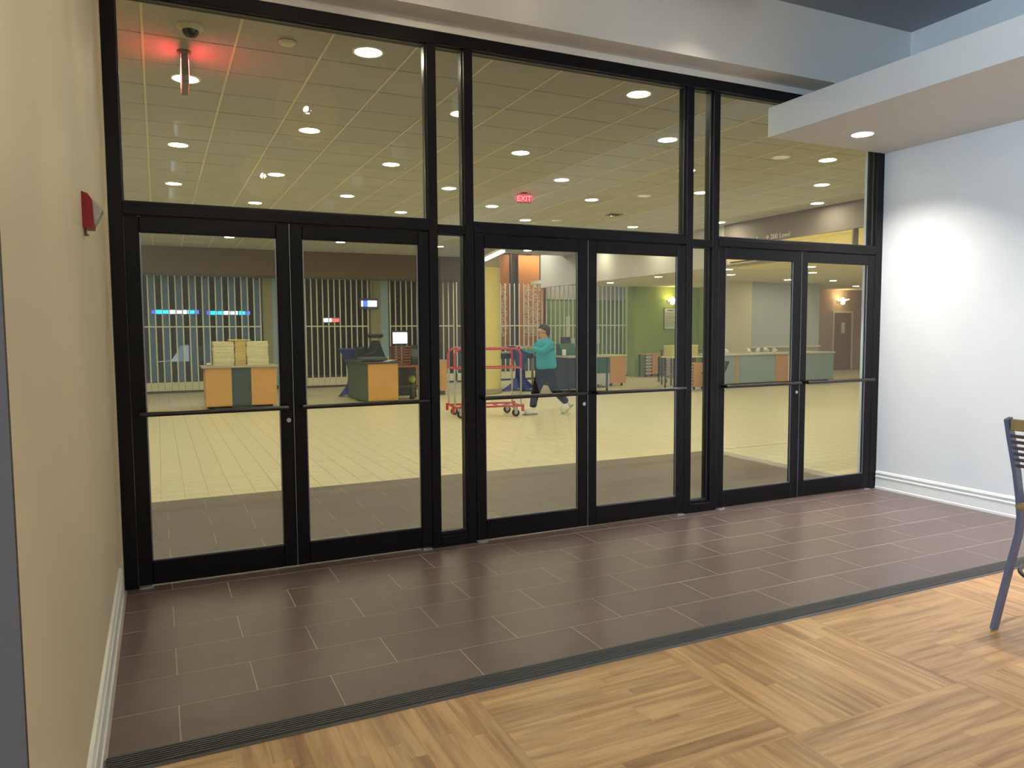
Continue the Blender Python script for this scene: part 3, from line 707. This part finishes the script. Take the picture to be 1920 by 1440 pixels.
paper_stack(1.215, 1.60, 1.35, 'tall pale newspaper stack on the desk beside the grille', m_paper)
paper_stack(1.615, 1.825, 1.365, 'narrow tan newspaper stack between two wider pale stacks', m_paper2, tip=True)
paper_stack(1.84, 2.26, 1.35, 'wide pale newspaper stack on the end of the desk with the loose sheet', m_paper)
t = thing('paper_scrap', (1.12, 11.1, .862), 'small crumpled paper at the edge of the newspaper desk', 'paper')
MB().ball((0, 0, .035), (.05, .04, .035), 7, 5).build('crumple', m_paper, t)

# stretch-covered cocktail tables
def cocktail(loc, label, ztop=1.12, rt=.29, k_=1.0):
    t = thing('cocktail_table', loc, label, 'table')
    b = MB(); n = 32; rows = []
    for i in range(15):
        z = ztop*i/14; f = i/14
        for j in range(n):
            a = 2*PI*j/n; star = abs(math.cos(2*a))**3
            r = .085+.205*max(0, (f-.52)/.48)**1.7
            foot = max(0, (.34-f)/.34)**1.6
            r += foot*(.05+.20*star)
            r *= 1+(k_-1)*(1-f)
            zz = z+(1-star)*.06*max(0, 1-f*9)
            rows.append((r*math.cos(a), r*math.sin(a), zz))
    b.add(rows, [(i*n+j, i*n+(j+1) % n, (i+1)*n+(j+1) % n, (i+1)*n+j) for i in range(14) for j in range(n)], True)
    b.build('stretch_cover', mat('royal_blue_cloth', lin(38, 52, 140), .7, var=.1, scale=9), t)
    MB().lathe([(rt-.005, ztop-.02), (rt+.005, ztop-.01), (rt, ztop+.008), (.001, ztop+.012)], 32).build('covered_top', mat('royal_blue_cloth', None), t)
    for k in range(4):
        a = PI/2*k; MB().tube([(.0, 0, .10), (.27*math.cos(a), .27*math.sin(a), .012)], .014, 6).build('foot', m_black, t)
    return t
cocktail((4.36, 12.78, 0), 'blue draped cocktail table beside the cash desk')
cocktail((8.62, 12.35, 0), 'wide blue draped cocktail table behind the red cart', k_=1.7)

# cash desk
t = thing('cash_desk', (4.53, 10.6, 0), 'cash desk with orange end panel and grey green side', 'desk')
MB().bbox(-.325, .325, 0, .03, .06, .845, .003).build('end_panel', m_maple, t)
MB().bbox(-.335, -.30, .03, 1.8, .02, .845, .003).build('side_panel', m_dkgreen, t)
MB().bbox(.30, .335, .03, 1.8, .02, .845, .003).build('side_panel', m_dkgreen, t)
MB().bbox(-.30, .30, .05, 1.8, .0, .06, .003).build('plinth', m_charc, t)
MB().bbox(-.40, .36, -.03, 1.85, .845, .885, .005).build('desk_top', m_charc, t)
t = thing('cable_tray', (4.38, 10.95, .885), 'dark rounded cash tray lying on the cash desk', 'tray')
MB().bbox(-.28, .30, -.18, .18, 0, .10, .03).build('body', mat('slate_plastic', lin(62, 70, 76), .4), t)
MB().tube([(-.29, -.12, .05), (-.2, -.14, .15), (.0, -.1, .17), (.08, -.02, .22), (.14, .05, .33)], .010, 6).build('cable', m_black, t)
t = thing('pole_display', (4.70, 11.80, .885), 'black pole display with flat head on the cash desk', 'display')
MB().prism([(-.28, 0), (.22, 0), (.06, .44), (-.06, .44)], 1, -.09, .09).build('stand', m_black, t)
MB().tube([(0, 0, .42), (0, 0, .52)], .03, 8).build('neck', m_steel, t)
MB().bbox(-.17, .17, -.06, .06, .50, .60, .025).build('display_head', m_black, t)
t = thing('receipt_printer', (4.42, 12.15, .885), 'dark receipt printer next to the pole display', 'printer')
MB().bbox(-.1, .1, -.12, .12, 0, .28, .02).build('body', m_black, t)
MB().bbox(-.07, .07, -.1, .02, .28, .30, .005).build('lid', m_charc, t)
t = thing('yellow_notepad', (4.70, 11.30, .885), 'yellow notepad lying on the cash desk', 'notepad')
for k, (c, z) in enumerate((('b', 0), ('y', .03), ('w', .055))):
    MB().bbox(-.12+.03*k, .10+.02*k, -.09, .09, z, z+.026, .004).build('pad_layer', {'b': mat('pad_blue', lin(120, 136, 160), .7), 'y': mat('pad_yellow', lin(206, 206, 90), .7), 'w': mat('pad_yellow', None)}[c], t)
t = thing('paper_sheet', (4.66, 10.68, .886), 'white paper slips on the edge of the cash desk', 'paper')
for k in range(3): MB().bbox(-.10+.06*k, .02+.06*k, -.05, .05, .0+.012*k, .012+.012*k, .002).build('slip', m_trim, t)
t = thing('side_table', (5.26, 11.0, 0), 'red brown side table next to the cash desk', 'table')
MB().bbox(-.36, .40, -.05, .75, .735, .775, .006).build('table_top', mat('red_brown_wood', lin(150, 78, 40), .45, var=.15), t)
for x in (-.30, .34):
    for y in (0, .7): MB().tube([(x, y, 0), (x*.9, y, .735)], .022, 8).build('leg', m_charc, t)
MB().box(-.30, .34, .66, .70, .05, .70).build('back_panel', m_charc, t)
MB().box(-.29, .33, -.01, .01, .30, .33).build('stretcher', m_charc, t)
t = thing('slatted_crate', (5.115, 11.1, .775), 'brown slatted crate holding up the lit monitor', 'crate')
for x in (-.19, .17): MB().bbox(x, x+.02, 0, .3, 0, .40, .003).build('side', mat('crate_brown', lin(112, 62, 40), .5, var=.15), t)
for k in range(6): MB().bbox(-.17, .17, 0, .014, .02+k*.063, .062+k*.063, .003).build('slat', mat('crate_brown', None), t)
MB().bbox(-.21, .21, -.01, .31, .40, .425, .004).build('lid', mat('crate_brown', None), t)
t = thing('monitor', (5.09, 11.2, 1.20), 'small monitor with a blank lit white screen on the brown crate', 'monitor')
MB().bbox(-.20, .20, -.01, .03, .03, .345, .008).build('bezel', m_black, t)
MB().box(-.165, .165, -.014, -.009, .06, .31).build('screen', mat('screen_white', (.9, .95, 1, 1), emit=1.0, ecol=(.9, .95, 1, 1)), t)
MB().lathe([(.11, 0), (.10, .012), (.03, .02), (.02, .05)], 20, (0, .03, 0)).build('foot', m_black, t)
t = thing('cash_register', (5.52, 11.3, .775), 'black cash register on the red brown side table', 'cash register')
MB().bbox(-.17, .20, -.1, .3, 0, .12, .008).build('drawer', m_black, t)
MB().prism([(-.1, .12), (.3, .12), (.3, .40), (.05, .30), (-.1, .18)], 0, -.16, .19).build('body', m_charc, t)
MB().bbox(-.12, .15, .2, .24, .36, .44, .005).build('display_head', m_black, t)
t = thing('green_ball', (5.40, 11.35, .36), 'lime green ball sitting under the red brown side table', 'ball')
MB().ball((0, 0, .085), .085, 14, 10).build('ball_skin', mat('lime', lin(170, 186, 60), .5), t)
MB().lathe([(.05, -.36), (.06, -.35), (.06, .0), (.05, .012)], 14).build('stand', m_charc, t)
t = thing('orange_cabinet', (6.2, 12.0, 0), 'orange maple cabinet end behind the red cart handle', 'cabinet')
MB().bbox(-.30, .29, 0, .6, .10, .80, .004).build('body', m_maple, t)
MB().bbox(-.32, .31, -.02, .62, .80, .835, .004).build('cabinet_top', m_top, t)
MB().box(-.26, .25, .04, .56, 0, .10).build('plinth', m_dkgreen, t)

# red stock cart
A = math.radians(-10)
t = thing('stock_cart', (5.52, 7.46, 0), 'red tubular stock cart on casters pushed across the cream floor', 'cart', rz=A)
m_red = mat('cart_red', lin(196, 48, 36), .4, var=.06); m_pole = mat('cart_grey', lin(186, 184, 170), .4, metal=.3)
Lx, Wy = .60, .30
for y in (-Wy, Wy):
    MB().tube([(-Lx, y, .86), (-Lx, y, 1.12), (-Lx+.03, y, 1.18), (-Lx+.09, y, 1.21), (Lx-.09, y, 1.21), (Lx-.03, y, 1.18), (Lx, y, 1.12), (Lx, y, .86)], .021, 10).build('hand_rail', m_red, t)
    MB().tube([(-Lx, y, .87), (Lx, y, .87)], .013, 8).build('mid_rail', m_red, t)
    for x in (-Lx, Lx): MB().tube([(x, y, .20), (x, y, .87)], .017, 8).build('post', m_pole, t)
for x in (-Lx, Lx):
    MB().tube([(x, -Wy, .87), (x, Wy, .87)], .013, 8).build('cross_rail', m_red, t)
fb = MB()
for y in (-Wy, Wy): fb.tube([(-Lx-.04, y, .19), (Lx+.04, y, .19)], .018, 8)
for x in (-Lx, -.2, .2, Lx): fb.tube([(x, -Wy, .19), (x, Wy, .19)], .016, 8)
fb.tube([(-Lx, -Wy, .19), (-.2, Wy, .19)], .012, 6).tube([(.2, -Wy, .19), (Lx, Wy, .19)], .012, 6)
fb.build('base_frame', m_red, t)
for x in (-Lx-.03, Lx+.03):
    for y in (-Wy, Wy): MB().bbox(x-.022, x+.022, y-.022, y+.022, .09, .22, .004).build('corner_bracket', m_red, t)
for x in (-Lx+.10, Lx-.10):
    for y in (-Wy, Wy):
        c = MB().box(x-.03, x+.03, y-.035, y-.028, .06, .16).box(x-.03, x+.03, y+.028, y+.035, .06, .16).box(x-.035, x+.035, y-.035, y+.035, .155, .175).build('caster_fork', m_steel, t)
        MB().tube([(x, y-.022, .066), (x, y+.022, .066)], .066, 18).build('wheel', m_black, c)
        MB().tube([(x, y-.026, .066), (x, y+.026, .066)], .03, 12).build('wheel_hub', m_pole, c)

# ------------------------------------------------------------------ person pushing the cart (facing -x)
def skin(name, verts, edges, m, parent, sub=2, root=0):
    me = bpy.data.meshes.new(name); me.from_pydata([v[:3] for v in verts], edges, []); o = bpy.data.objects.new(name, me); COL.objects.link(o)
    md = o.modifiers.new('skin', 'SKIN'); md.use_smooth_shade = True
    for i, v in enumerate(verts):
        sv = me.skin_vertices[0].data[i]; r = v[3]; sv.radius = (r, r) if not isinstance(r, tuple) else r; sv.use_root = (i == root)
    ss = o.modifiers.new('sub', 'SUBSURF'); ss.levels = sub; ss.render_levels = sub
    dg = bpy.context.evaluated_depsgraph_get(); me2 = bpy.data.meshes.new_from_object(o.evaluated_get(dg)); me2.name = name
    bpy.data.objects.remove(o)
    for p in me2.polygons: p.use_smooth = True
    me2.materials.clear(); me2.materials.append(m)
    o2 = bpy.data.objects.new(name, me2); COL.objects.link(o2); o2.parent = parent
    return o2
m_skin = mat('skin', lin(205, 150, 112), .55, var=.04)
m_sweat = mat('teal_knit', lin(44, 166, 196), .85, var=.10, scale=22, bump=.2, bscale=120)
m_trous = mat('black_trousers', lin(20, 18, 24), .9, spec=.1)
m_shoe = mat('white_shoe', lin(244, 244, 242), .5)
m_hair = mat('dark_hair', lin(44, 38, 28), .6, var=.2, scale=40)
pr = thing('person', (6.60, 7.12, 0), 'person in a teal sweater and black trousers pushing the red cart', 'person')
V = [(0, 0, .90, (.13, .10)), (-.005, 0, 1.04, (.12, .09)), (-.015, 0, 1.20, (.13, .10)), (-.02, 0, 1.33, (.09, .075)), (-.045, 0, 1.40, .062), (-.065, 0, 1.455, .082), (-.075, 0, 1.53, .108), (-.07, 0, 1.585, .082), (-.148, 0, 1.475, .022), (-.172, 0, 1.515, .011)]
Ee = [(0, 1), (1, 2), (2, 3), (3, 4), (4, 5), (5, 6), (6, 7), (5, 8), (6, 9)]
def chain(pts, start):
    i = start
    for p in pts:
        V.append(p); Ee.append((i, len(V)-1)); i = len(V)-1
    return i
for s in (-1, 1):
    w = chain([(-.01, s*.16, 1.315, .055), (-.16, s*.235, 1.165, .043), (-.385, s*.19, 1.215, .028), (-.425, s*.185, 1.235, .032)], 3)
    for k in range(4):                       # fingers curl over the rail
        y = s*(.185+(.028-.018*k)); ln = (1, 1.1, 1.03, .85)[k]
        chain([(-.455, y, 1.245, .012), (-.480*1.0-.012*ln, y, 1.247, .009), (-.498-.012*ln, y, 1.225, .0085), (-.490-.008*ln, y, 1.198, .008)], w)
    chain([(-.438, s*.150, 1.222, .012), (-.462, s*.148, 1.196, .010), (-.478, s*.152, 1.188, .008)], w)
    if s > 0: chain([(-.02, .085, .84, .085), (-.17, .085, .48, .055), (-.245, .085, .12, .038), (-.36, .085, .045, .033)], 0)
    else: chain([(.02, -.085, .84, .085), (.13, -.085, .47, .055), (.42, -.085, .17, .038), (.39, -.085, .05, .033)], 0)
skin('body', V, Ee, m_skin, pr, 1)
V = []; Ee = []
V += [(.01, 0, .80, (.22, .20)), (.005, 0, .92, (.225, .20)), (-.005, 0, 1.06, (.215, .185)), (-.01, 0, 1.20, (.215, .185)), (-.015, 0, 1.31, (.16, .13)), (-.04, 0, 1.385, .07)]
Ee += [(0, 1), (1, 2), (2, 3), (3, 4), (4, 5)]
for s in (-1, 1): chain([(-.01, s*.165, 1.29, .088), (-.085, s*.205, 1.225, .076), (-.165, s*.237, 1.160, .068), (-.28, s*.212, 1.185, .055), (-.385, s*.190, 1.214, .044)], 4)
sw = skin('sweater', V, Ee, m_sweat, pr, 2)
V = [(0, 0, .92, (.17, .16)), (0, 0, .82, (.18, .16))]; Ee = [(0, 1)]
chain([(-.03, .09, .74, .125), (-.09, .09, .60, .108), (-.16, .085, .45, .090), (-.205, .085, .29, .075), (-.235, .085, .10, .066)], 1)
chain([(.03, -.09, .74, .125), (.075, -.09, .60, .108), (.13, -.085, .46, .090), (.25, -.085, .33, .075), (.40, -.085, .185, .066)], 1)
skin('trousers', V, Ee, m_trous, pr, 2)
def shoe(c, pitch):
    o = bpy.data.objects.new('shoe', None)
    V2 = [(.050, 0, .066, .074), (-.03, 0, .066, .080), (-.11, 0, .060, .076), (-.19, 0, .05, .058), (.02, 0, .125, .07)]
    rot = Matrix.Rotation(pitch, 3, 'Y')
    V3 = []
    for v in V2:
        q = rot @ Vector(v[:3]); V3.append((q.x+c[0], q.y+c[1], q.z+c[2], v[3]))
    sh = skin('shoe', V3, [(0, 1), (1, 2), (2, 3), (0, 4)], m_shoe, pr, 2)
    so_ = MB().bbox(-.20, .085, -.044, .044, -.004, .014, .006)
    so_.v = [tuple((rot @ Vector(v)) + Vector(c)) for v in so_.v]
    so_.build('sole', mat('sole_grey', lin(150, 168, 176), .6), sh)
    st_ = MB().box(-.10, -.02, -.052, -.045, .03, .042); st_.v = [tuple((rot @ Vector(v)) + Vector(c)) for v in st_.v]
    st_.build('stripe', mat('shoe_stripe', lin(80, 130, 170), .6), sh)
bpy_shoe = [shoe((-.23, .085, .005), 0.0), shoe((.44, -.085, .105), -.62)]
# hair: cap around the skull, short at the nape, ears and eyes
hb = MB().ball((-.045, 0, 1.548), (.118, .104, .105), 18, 12)
hb.v = [(x+.008*math.sin(41*y+23*z), y+.006*math.sin(37*x+29*z), z+.006*math.sin(43*x+31*y)) for x, y, z in hb.v]
hb.v = [((x if x > -.115 else -.115+(x+.115)*.3), y, (z if not (x < -.06 and z < 1.565) else 1.565+(z-1.565)*.12)) for x, y, z in hb.v]
hr = hb.build('hair', m_hair, pr)
nb = MB().ball((.0, 0, 1.480), (.062, .088, .075), 14, 8).build('nape_hair', m_hair, hr)
for s in (-1, 1):
    MB().ball((-.06, s*.086, 1.50), (.018, .010, .028), 8, 6).build('ear', m_skin, pr)
    MB().ball((-.150, s*.032, 1.527), (.008, .012, .007), 8, 6).build('eye', m_black, pr)
    MB().box(-.158, -.146, s*.032-.017, s*.032+.017, 1.545, 1.551).build('eyebrow', m_hair, pr)
MB().ball((-.158, 0, 1.470), (.008, .022, .006), 8, 6).build('mouth', mat('lips', lin(160, 92, 84), .5), pr)

# ------------------------------------------------------------------ desks and kiosks to the right
t = thing('service_desk', (9.2, 10.85, 0), 'dark service desk with a grey top behind the person', 'desk')
MB().bbox(-.02, 1.15, -.05, 1.85, .86, .90, .006).build('desk_top', m_top, t)
MB().bbox(.0, .03, .0, 1.8, .12, .86, .003).build('side_panel', m_black, t)
MB().bbox(.45, .62, .0, .03, .25, .80, .003).build('front_panel', m_dkgreen, t)
MB().bbox(.03, 1.1, .9, .95, .02, .86, .003).build('back_panel', m_charc, t)
for x in (.02, 1.10):
    for y in (.02, 1.75): MB().bbox(x-.02, x+.02, y-.02, y+.02, 0, .86, .003).build('leg', m_charc, t)
MB().box(.03, 1.1, .0, .9, .10, .13).build('lower_shelf', m_charc, t)
t = thing('long_table', (8.05, 12.75, 0), 'grey topped table behind the blue cocktail table', 'table')
MB().bbox(0, 1.2, 0, .6, .93, .97, .005).build('table_top', m_top, t)
MB().bbox(.03, 1.17, .02, .05, .80, .93, .003).build('apron', m_black, t)
for x in (.05, 1.15):
    for y in (.05, .55): MB().bbox(x-.025, x+.025, y-.025, y+.025, 0, .93, .003).build('leg', m_top, t)
t = thing('carton', (9.60, 10.40, .0), 'white carton with blue printed bars before the service desk', 'box')
MB().bbox(-.10, .10, 0, .3, 0, .60, .005).build('box_body', mat('carton_bluewhite', lin(150, 168, 206), .6), t)
for k in range(6): MB().box(-.03, .05, -.004, .0, .06+k*.085, .10+k*.085).build('printed_bar', mat('print_blue', lin(36, 48, 110), .6), t)
t = thing('card_terminal', (9.35, 11.3, .90), 'dark green terminal on the service desk', 'terminal')
MB().prism([(0, 0), (.38, 0), (.38, .30), (.28, .30), (.02, .08)], 0, -.05, .40).build('body', mat('terminal_green', lin(36, 82, 58), .5), t)
MB().bbox(.05, .32, .3, .34, .28, .46, .006).build('display_head', m_black, t)
t = thing('white_funnel', (9.55, 11.0, .90), 'small white funnel shaped cup on the service desk', 'cup')
MB().lathe([(.02, 0), (.03, .16), (.075, .24), (.07, .25)], 16).build('cup_body', m_trim, t)
MB().lathe([(.05, 0), (.05, .01)], 14).build('base', m_dkgreen, t)
t = thing('receipt_roll', (9.08, 11.2, .90), 'upright white paper card on the service desk edge', 'paper', )
MB().bbox(.14, .24, 0, .02, 0, .16, .002).build('card', m_trim, t)
MB().bbox(.12, .26, -.03, .05, 0, .012, .002).build('foot', m_charc, t)
t = thing('kiosk', (11.35, 12.3, 0), 'kiosk with an orange panel and a dark green panel', 'kiosk')
MB().bbox(-.03, .48, 0, .03, .08, .815, .003).build('orange_panel', m_maple, t)
MB().bbox(-.44, -.03, .02, .05, .36, .815, .003).build('green_panel', mat('kiosk_green', lin(30, 104, 70), .5), t)
MB().bbox(-.44, -.03, .03, .06, .06, .36, .003).build('lower_panel', m_greywall, t)
MB().bbox(-.47, .51, -.02, .7, .815, .85, .004).build('kiosk_top', mat('kiosk_cream', lin(206, 206, 150), .5), t)
MB().bbox(.45, .48, .03, .68, .08, .815, .003).build('side_panel', m_maple, t)
for x in (-.35, .05, .4):
    for y in (.1, .6): MB().tube([(x, y, 0), (x, y, .09)], .03, 8).build('caster', m_black, t)

# slatted benches by the green wall
def bench(loc, label, w=.5, h=.72, n=6, rz=0):
    t = thing('slatted_bench', loc, label, 'bench', 'slatted wooden benches by the green wall', rz=rz)
    MB().bbox(-w, 0, 0, .04, .10, h, .004).build('wood_panel', m_maple, t)
    lil = mat('lilac_slat', lin(196, 180, 190), .5)
    for k in range(n): MB().bbox(-w-.26, -w-.02, 0, .05, .10+k*(h-.1)/n, .10+(k+.62)*(h-.1)/n, .004).build('end_slat', lil, t)
    MB().bbox(-w-.27, .0, 0, .42, h, h+.03, .004).build('seat', m_maple, t)
    for x in (-w-.24, -.04):
        for y in (.03, .38): MB().bbox(x-.02, x+.02, y-.02, y+.02, 0, h, .003).build('leg', m_charc, t)
bench((14.95, 15.0, 0), 'slatted bench with wood panel at the corner of the green wall', .28)
bench((15.75, 14.9, 0), 'slatted bench with wood panel under the sconce', .40)
bench((14.2, 12.75, 0), 'slatted bench standing out from the green wall toward the kiosk', .42, .74, 7)
bench((12.62, 9.95, 0), 'slatted bench under the pale yellow carton', .36, .66, 7)
t = thing('ledge_table', (13.15, 11.6, 0), 'thin dark green ledge table by the slatted benches', 'table')
MB().bbox(-.35, .9, 0, .5, .93, .965, .004).build('table_top', m_dkgreen, t)
for x in (-.3, .85):
    for y in (.04, .46): MB().tube([(x, y, 0), (x, y, .93)], .02, 8).build('leg', m_charc, t)
t = thing('ledge_table', (12.45, 10.3, 0), 'ledge table holding the pale yellow carton', 'table')
MB().bbox(-.6, .42, 0, .45, .815, .85, .004).build('table_top', m_low, t)
for x in (-.5, .38):
    for y in (.04, .4): MB().tube([(x, y, 0), (x, y, .815)], .02, 8).build('leg', m_charc, t)
t = thing('carton', (12.4, 10.4, .85), 'pale yellow carton on the ledge table', 'box')
MB().bbox(-.5, .35, 0, .3, 0, .26, .006).build('box_body', mat('carton_yellow', lin(212, 208, 130), .6), t)
MB().bbox(-.51, .36, -.01, .31, .26, .285, .004).build('lid', mat('carton_lid', lin(226, 222, 160), .6), t)
t = thing('notice_board', (15.80, 15.57, 1.53), 'white framed notice board with printed lines on the green wall', 'notice board')
MB().bbox(-.26, .26, 0, .03, 0, .73, .004).build('frame', mat('board_frame', lin(110, 122, 100), .5), t)
MB().box(-.235, .235, -.004, .0, .025, .705).build('sheet', mat('board_sheet', lin(206, 212, 196), .6), t)
bl = MB().box(-.12, .12, -.007, -.004, .63, .66)
for k in range(8): bl.box(-.20, .10+.1*((k*7) % 3)/2, -.007, -.004, .12+k*.06, .13+k*.06)
bl.build('printed_lines', m_charc, t)

# long hall counter
t = thing('hall_counter', (13.4, 10.3, 0), 'long grey teal counter with an orange panel in the side hall', 'counter')
mg = mat('counter_grey_teal', lin(146, 166, 178), .5, var=.04)
for (a, b) in ((0, .52), (.60, 1.90), (2.42, 2.55), (2.62, 4.08)): MB().bbox(a, b, 0, .03, .10, .84, .003).build('front_panel', mg, t)
MB().bbox(.52, .60, -.01, .03, .10, .84, .003).build('wood_strip', m_maple, t)
MB().bbox(1.90, 2.36, -.005, .03, .10, .84, .003).build('orange_panel', mat('counter_peach', lin(196, 146, 108), .5), t)
MB().bbox(2.36, 2.42, -.006, .03, .10, .84, .003).build('pale_strip', m_low, t)
MB().bbox(4.05, 4.08, .03, .8, .10, .84, .003).build('side_panel', mg, t)
MB().bbox(0, 4.0, .1, .75, 0, .10, .003).build('plinth', m_charc, t)
MB().bbox(-.03, 4.12, -.04, .84, .84, .88, .005).build('counter_top', mat('counter_cream', lin(206, 200, 180), .4), t)
R6 = random.Random(11)
for k, x in enumerate((13.75, 14.50, 14.80, 15.10, 15.40)):
    t = thing('crumpled_napkin', (x, 10.45, .88), 'crumpled white napkin on the long hall counter', 'napkin', 'napkins on the hall counter')
    b = MB()
    for q in range(4): b.ball((R6.uniform(-.04, .04), R6.uniform(-.03, .03), .045+.02*q), (R6.uniform(.05, .08), .05, R6.uniform(.03, .05)), 6, 4)
    b.build('napkin_fold', m_trim, t)
    MB().bbox(-.12, .12, -.06, .06, 0, .012, .002).build('napkin_base', m_trim, t)
t = thing('folding_chair', (12.5, 9.70, 0), 'black folding chair beside the end of the hall counter', 'chair')
MB().prism([(.30, .50), (.46, .74), (.50, .74), (.36, .46)], 1, -.2, .2).build('backrest', m_black, t)
MB().bbox(-.05, .32, -.2, .2, .43, .46, .006).build('seat', m_black, t)
for y in (-.19, .19):
    MB().tube([(.40, y, .60), (.0, y, 0)], .013, 6).build('leg', m_black, t); MB().tube([(-.02, y, .44), (.36, y, 0)], .013, 6).build('leg', m_black, t)

# ------------------------------------------------------------------ unseen downlights added as warm fill for the dining room and bulkhead
for k, (x, y) in enumerate([(3.95, -.62), (1.4, -.62)] + [(x, y) for y in (-3.0, -5.4, -7.8, -10.2) for x in (.6, 3.4)] + [(-2.6, -5.6), (-2.6, -8.4)]):
    t = thing('unseen_downlight', (x, y, ZC), 'unseen lit cylinder downlight filling the dining room with warm light', 'downlight', 'unseen dining room fill downlights')
    MB().lathe([(.100, .0), (.100, -.18), (.094, -.18), (.094, -.02)], 24, caps=False).build('can', m_trim, t)
    MB().lathe([(.0935, -.022), (.0935, -.016)], 24).build('lens', mat('dining_lens', (1, .9, .75, 1), emit=200, ecol=(1, .87, .66, 1)), t)
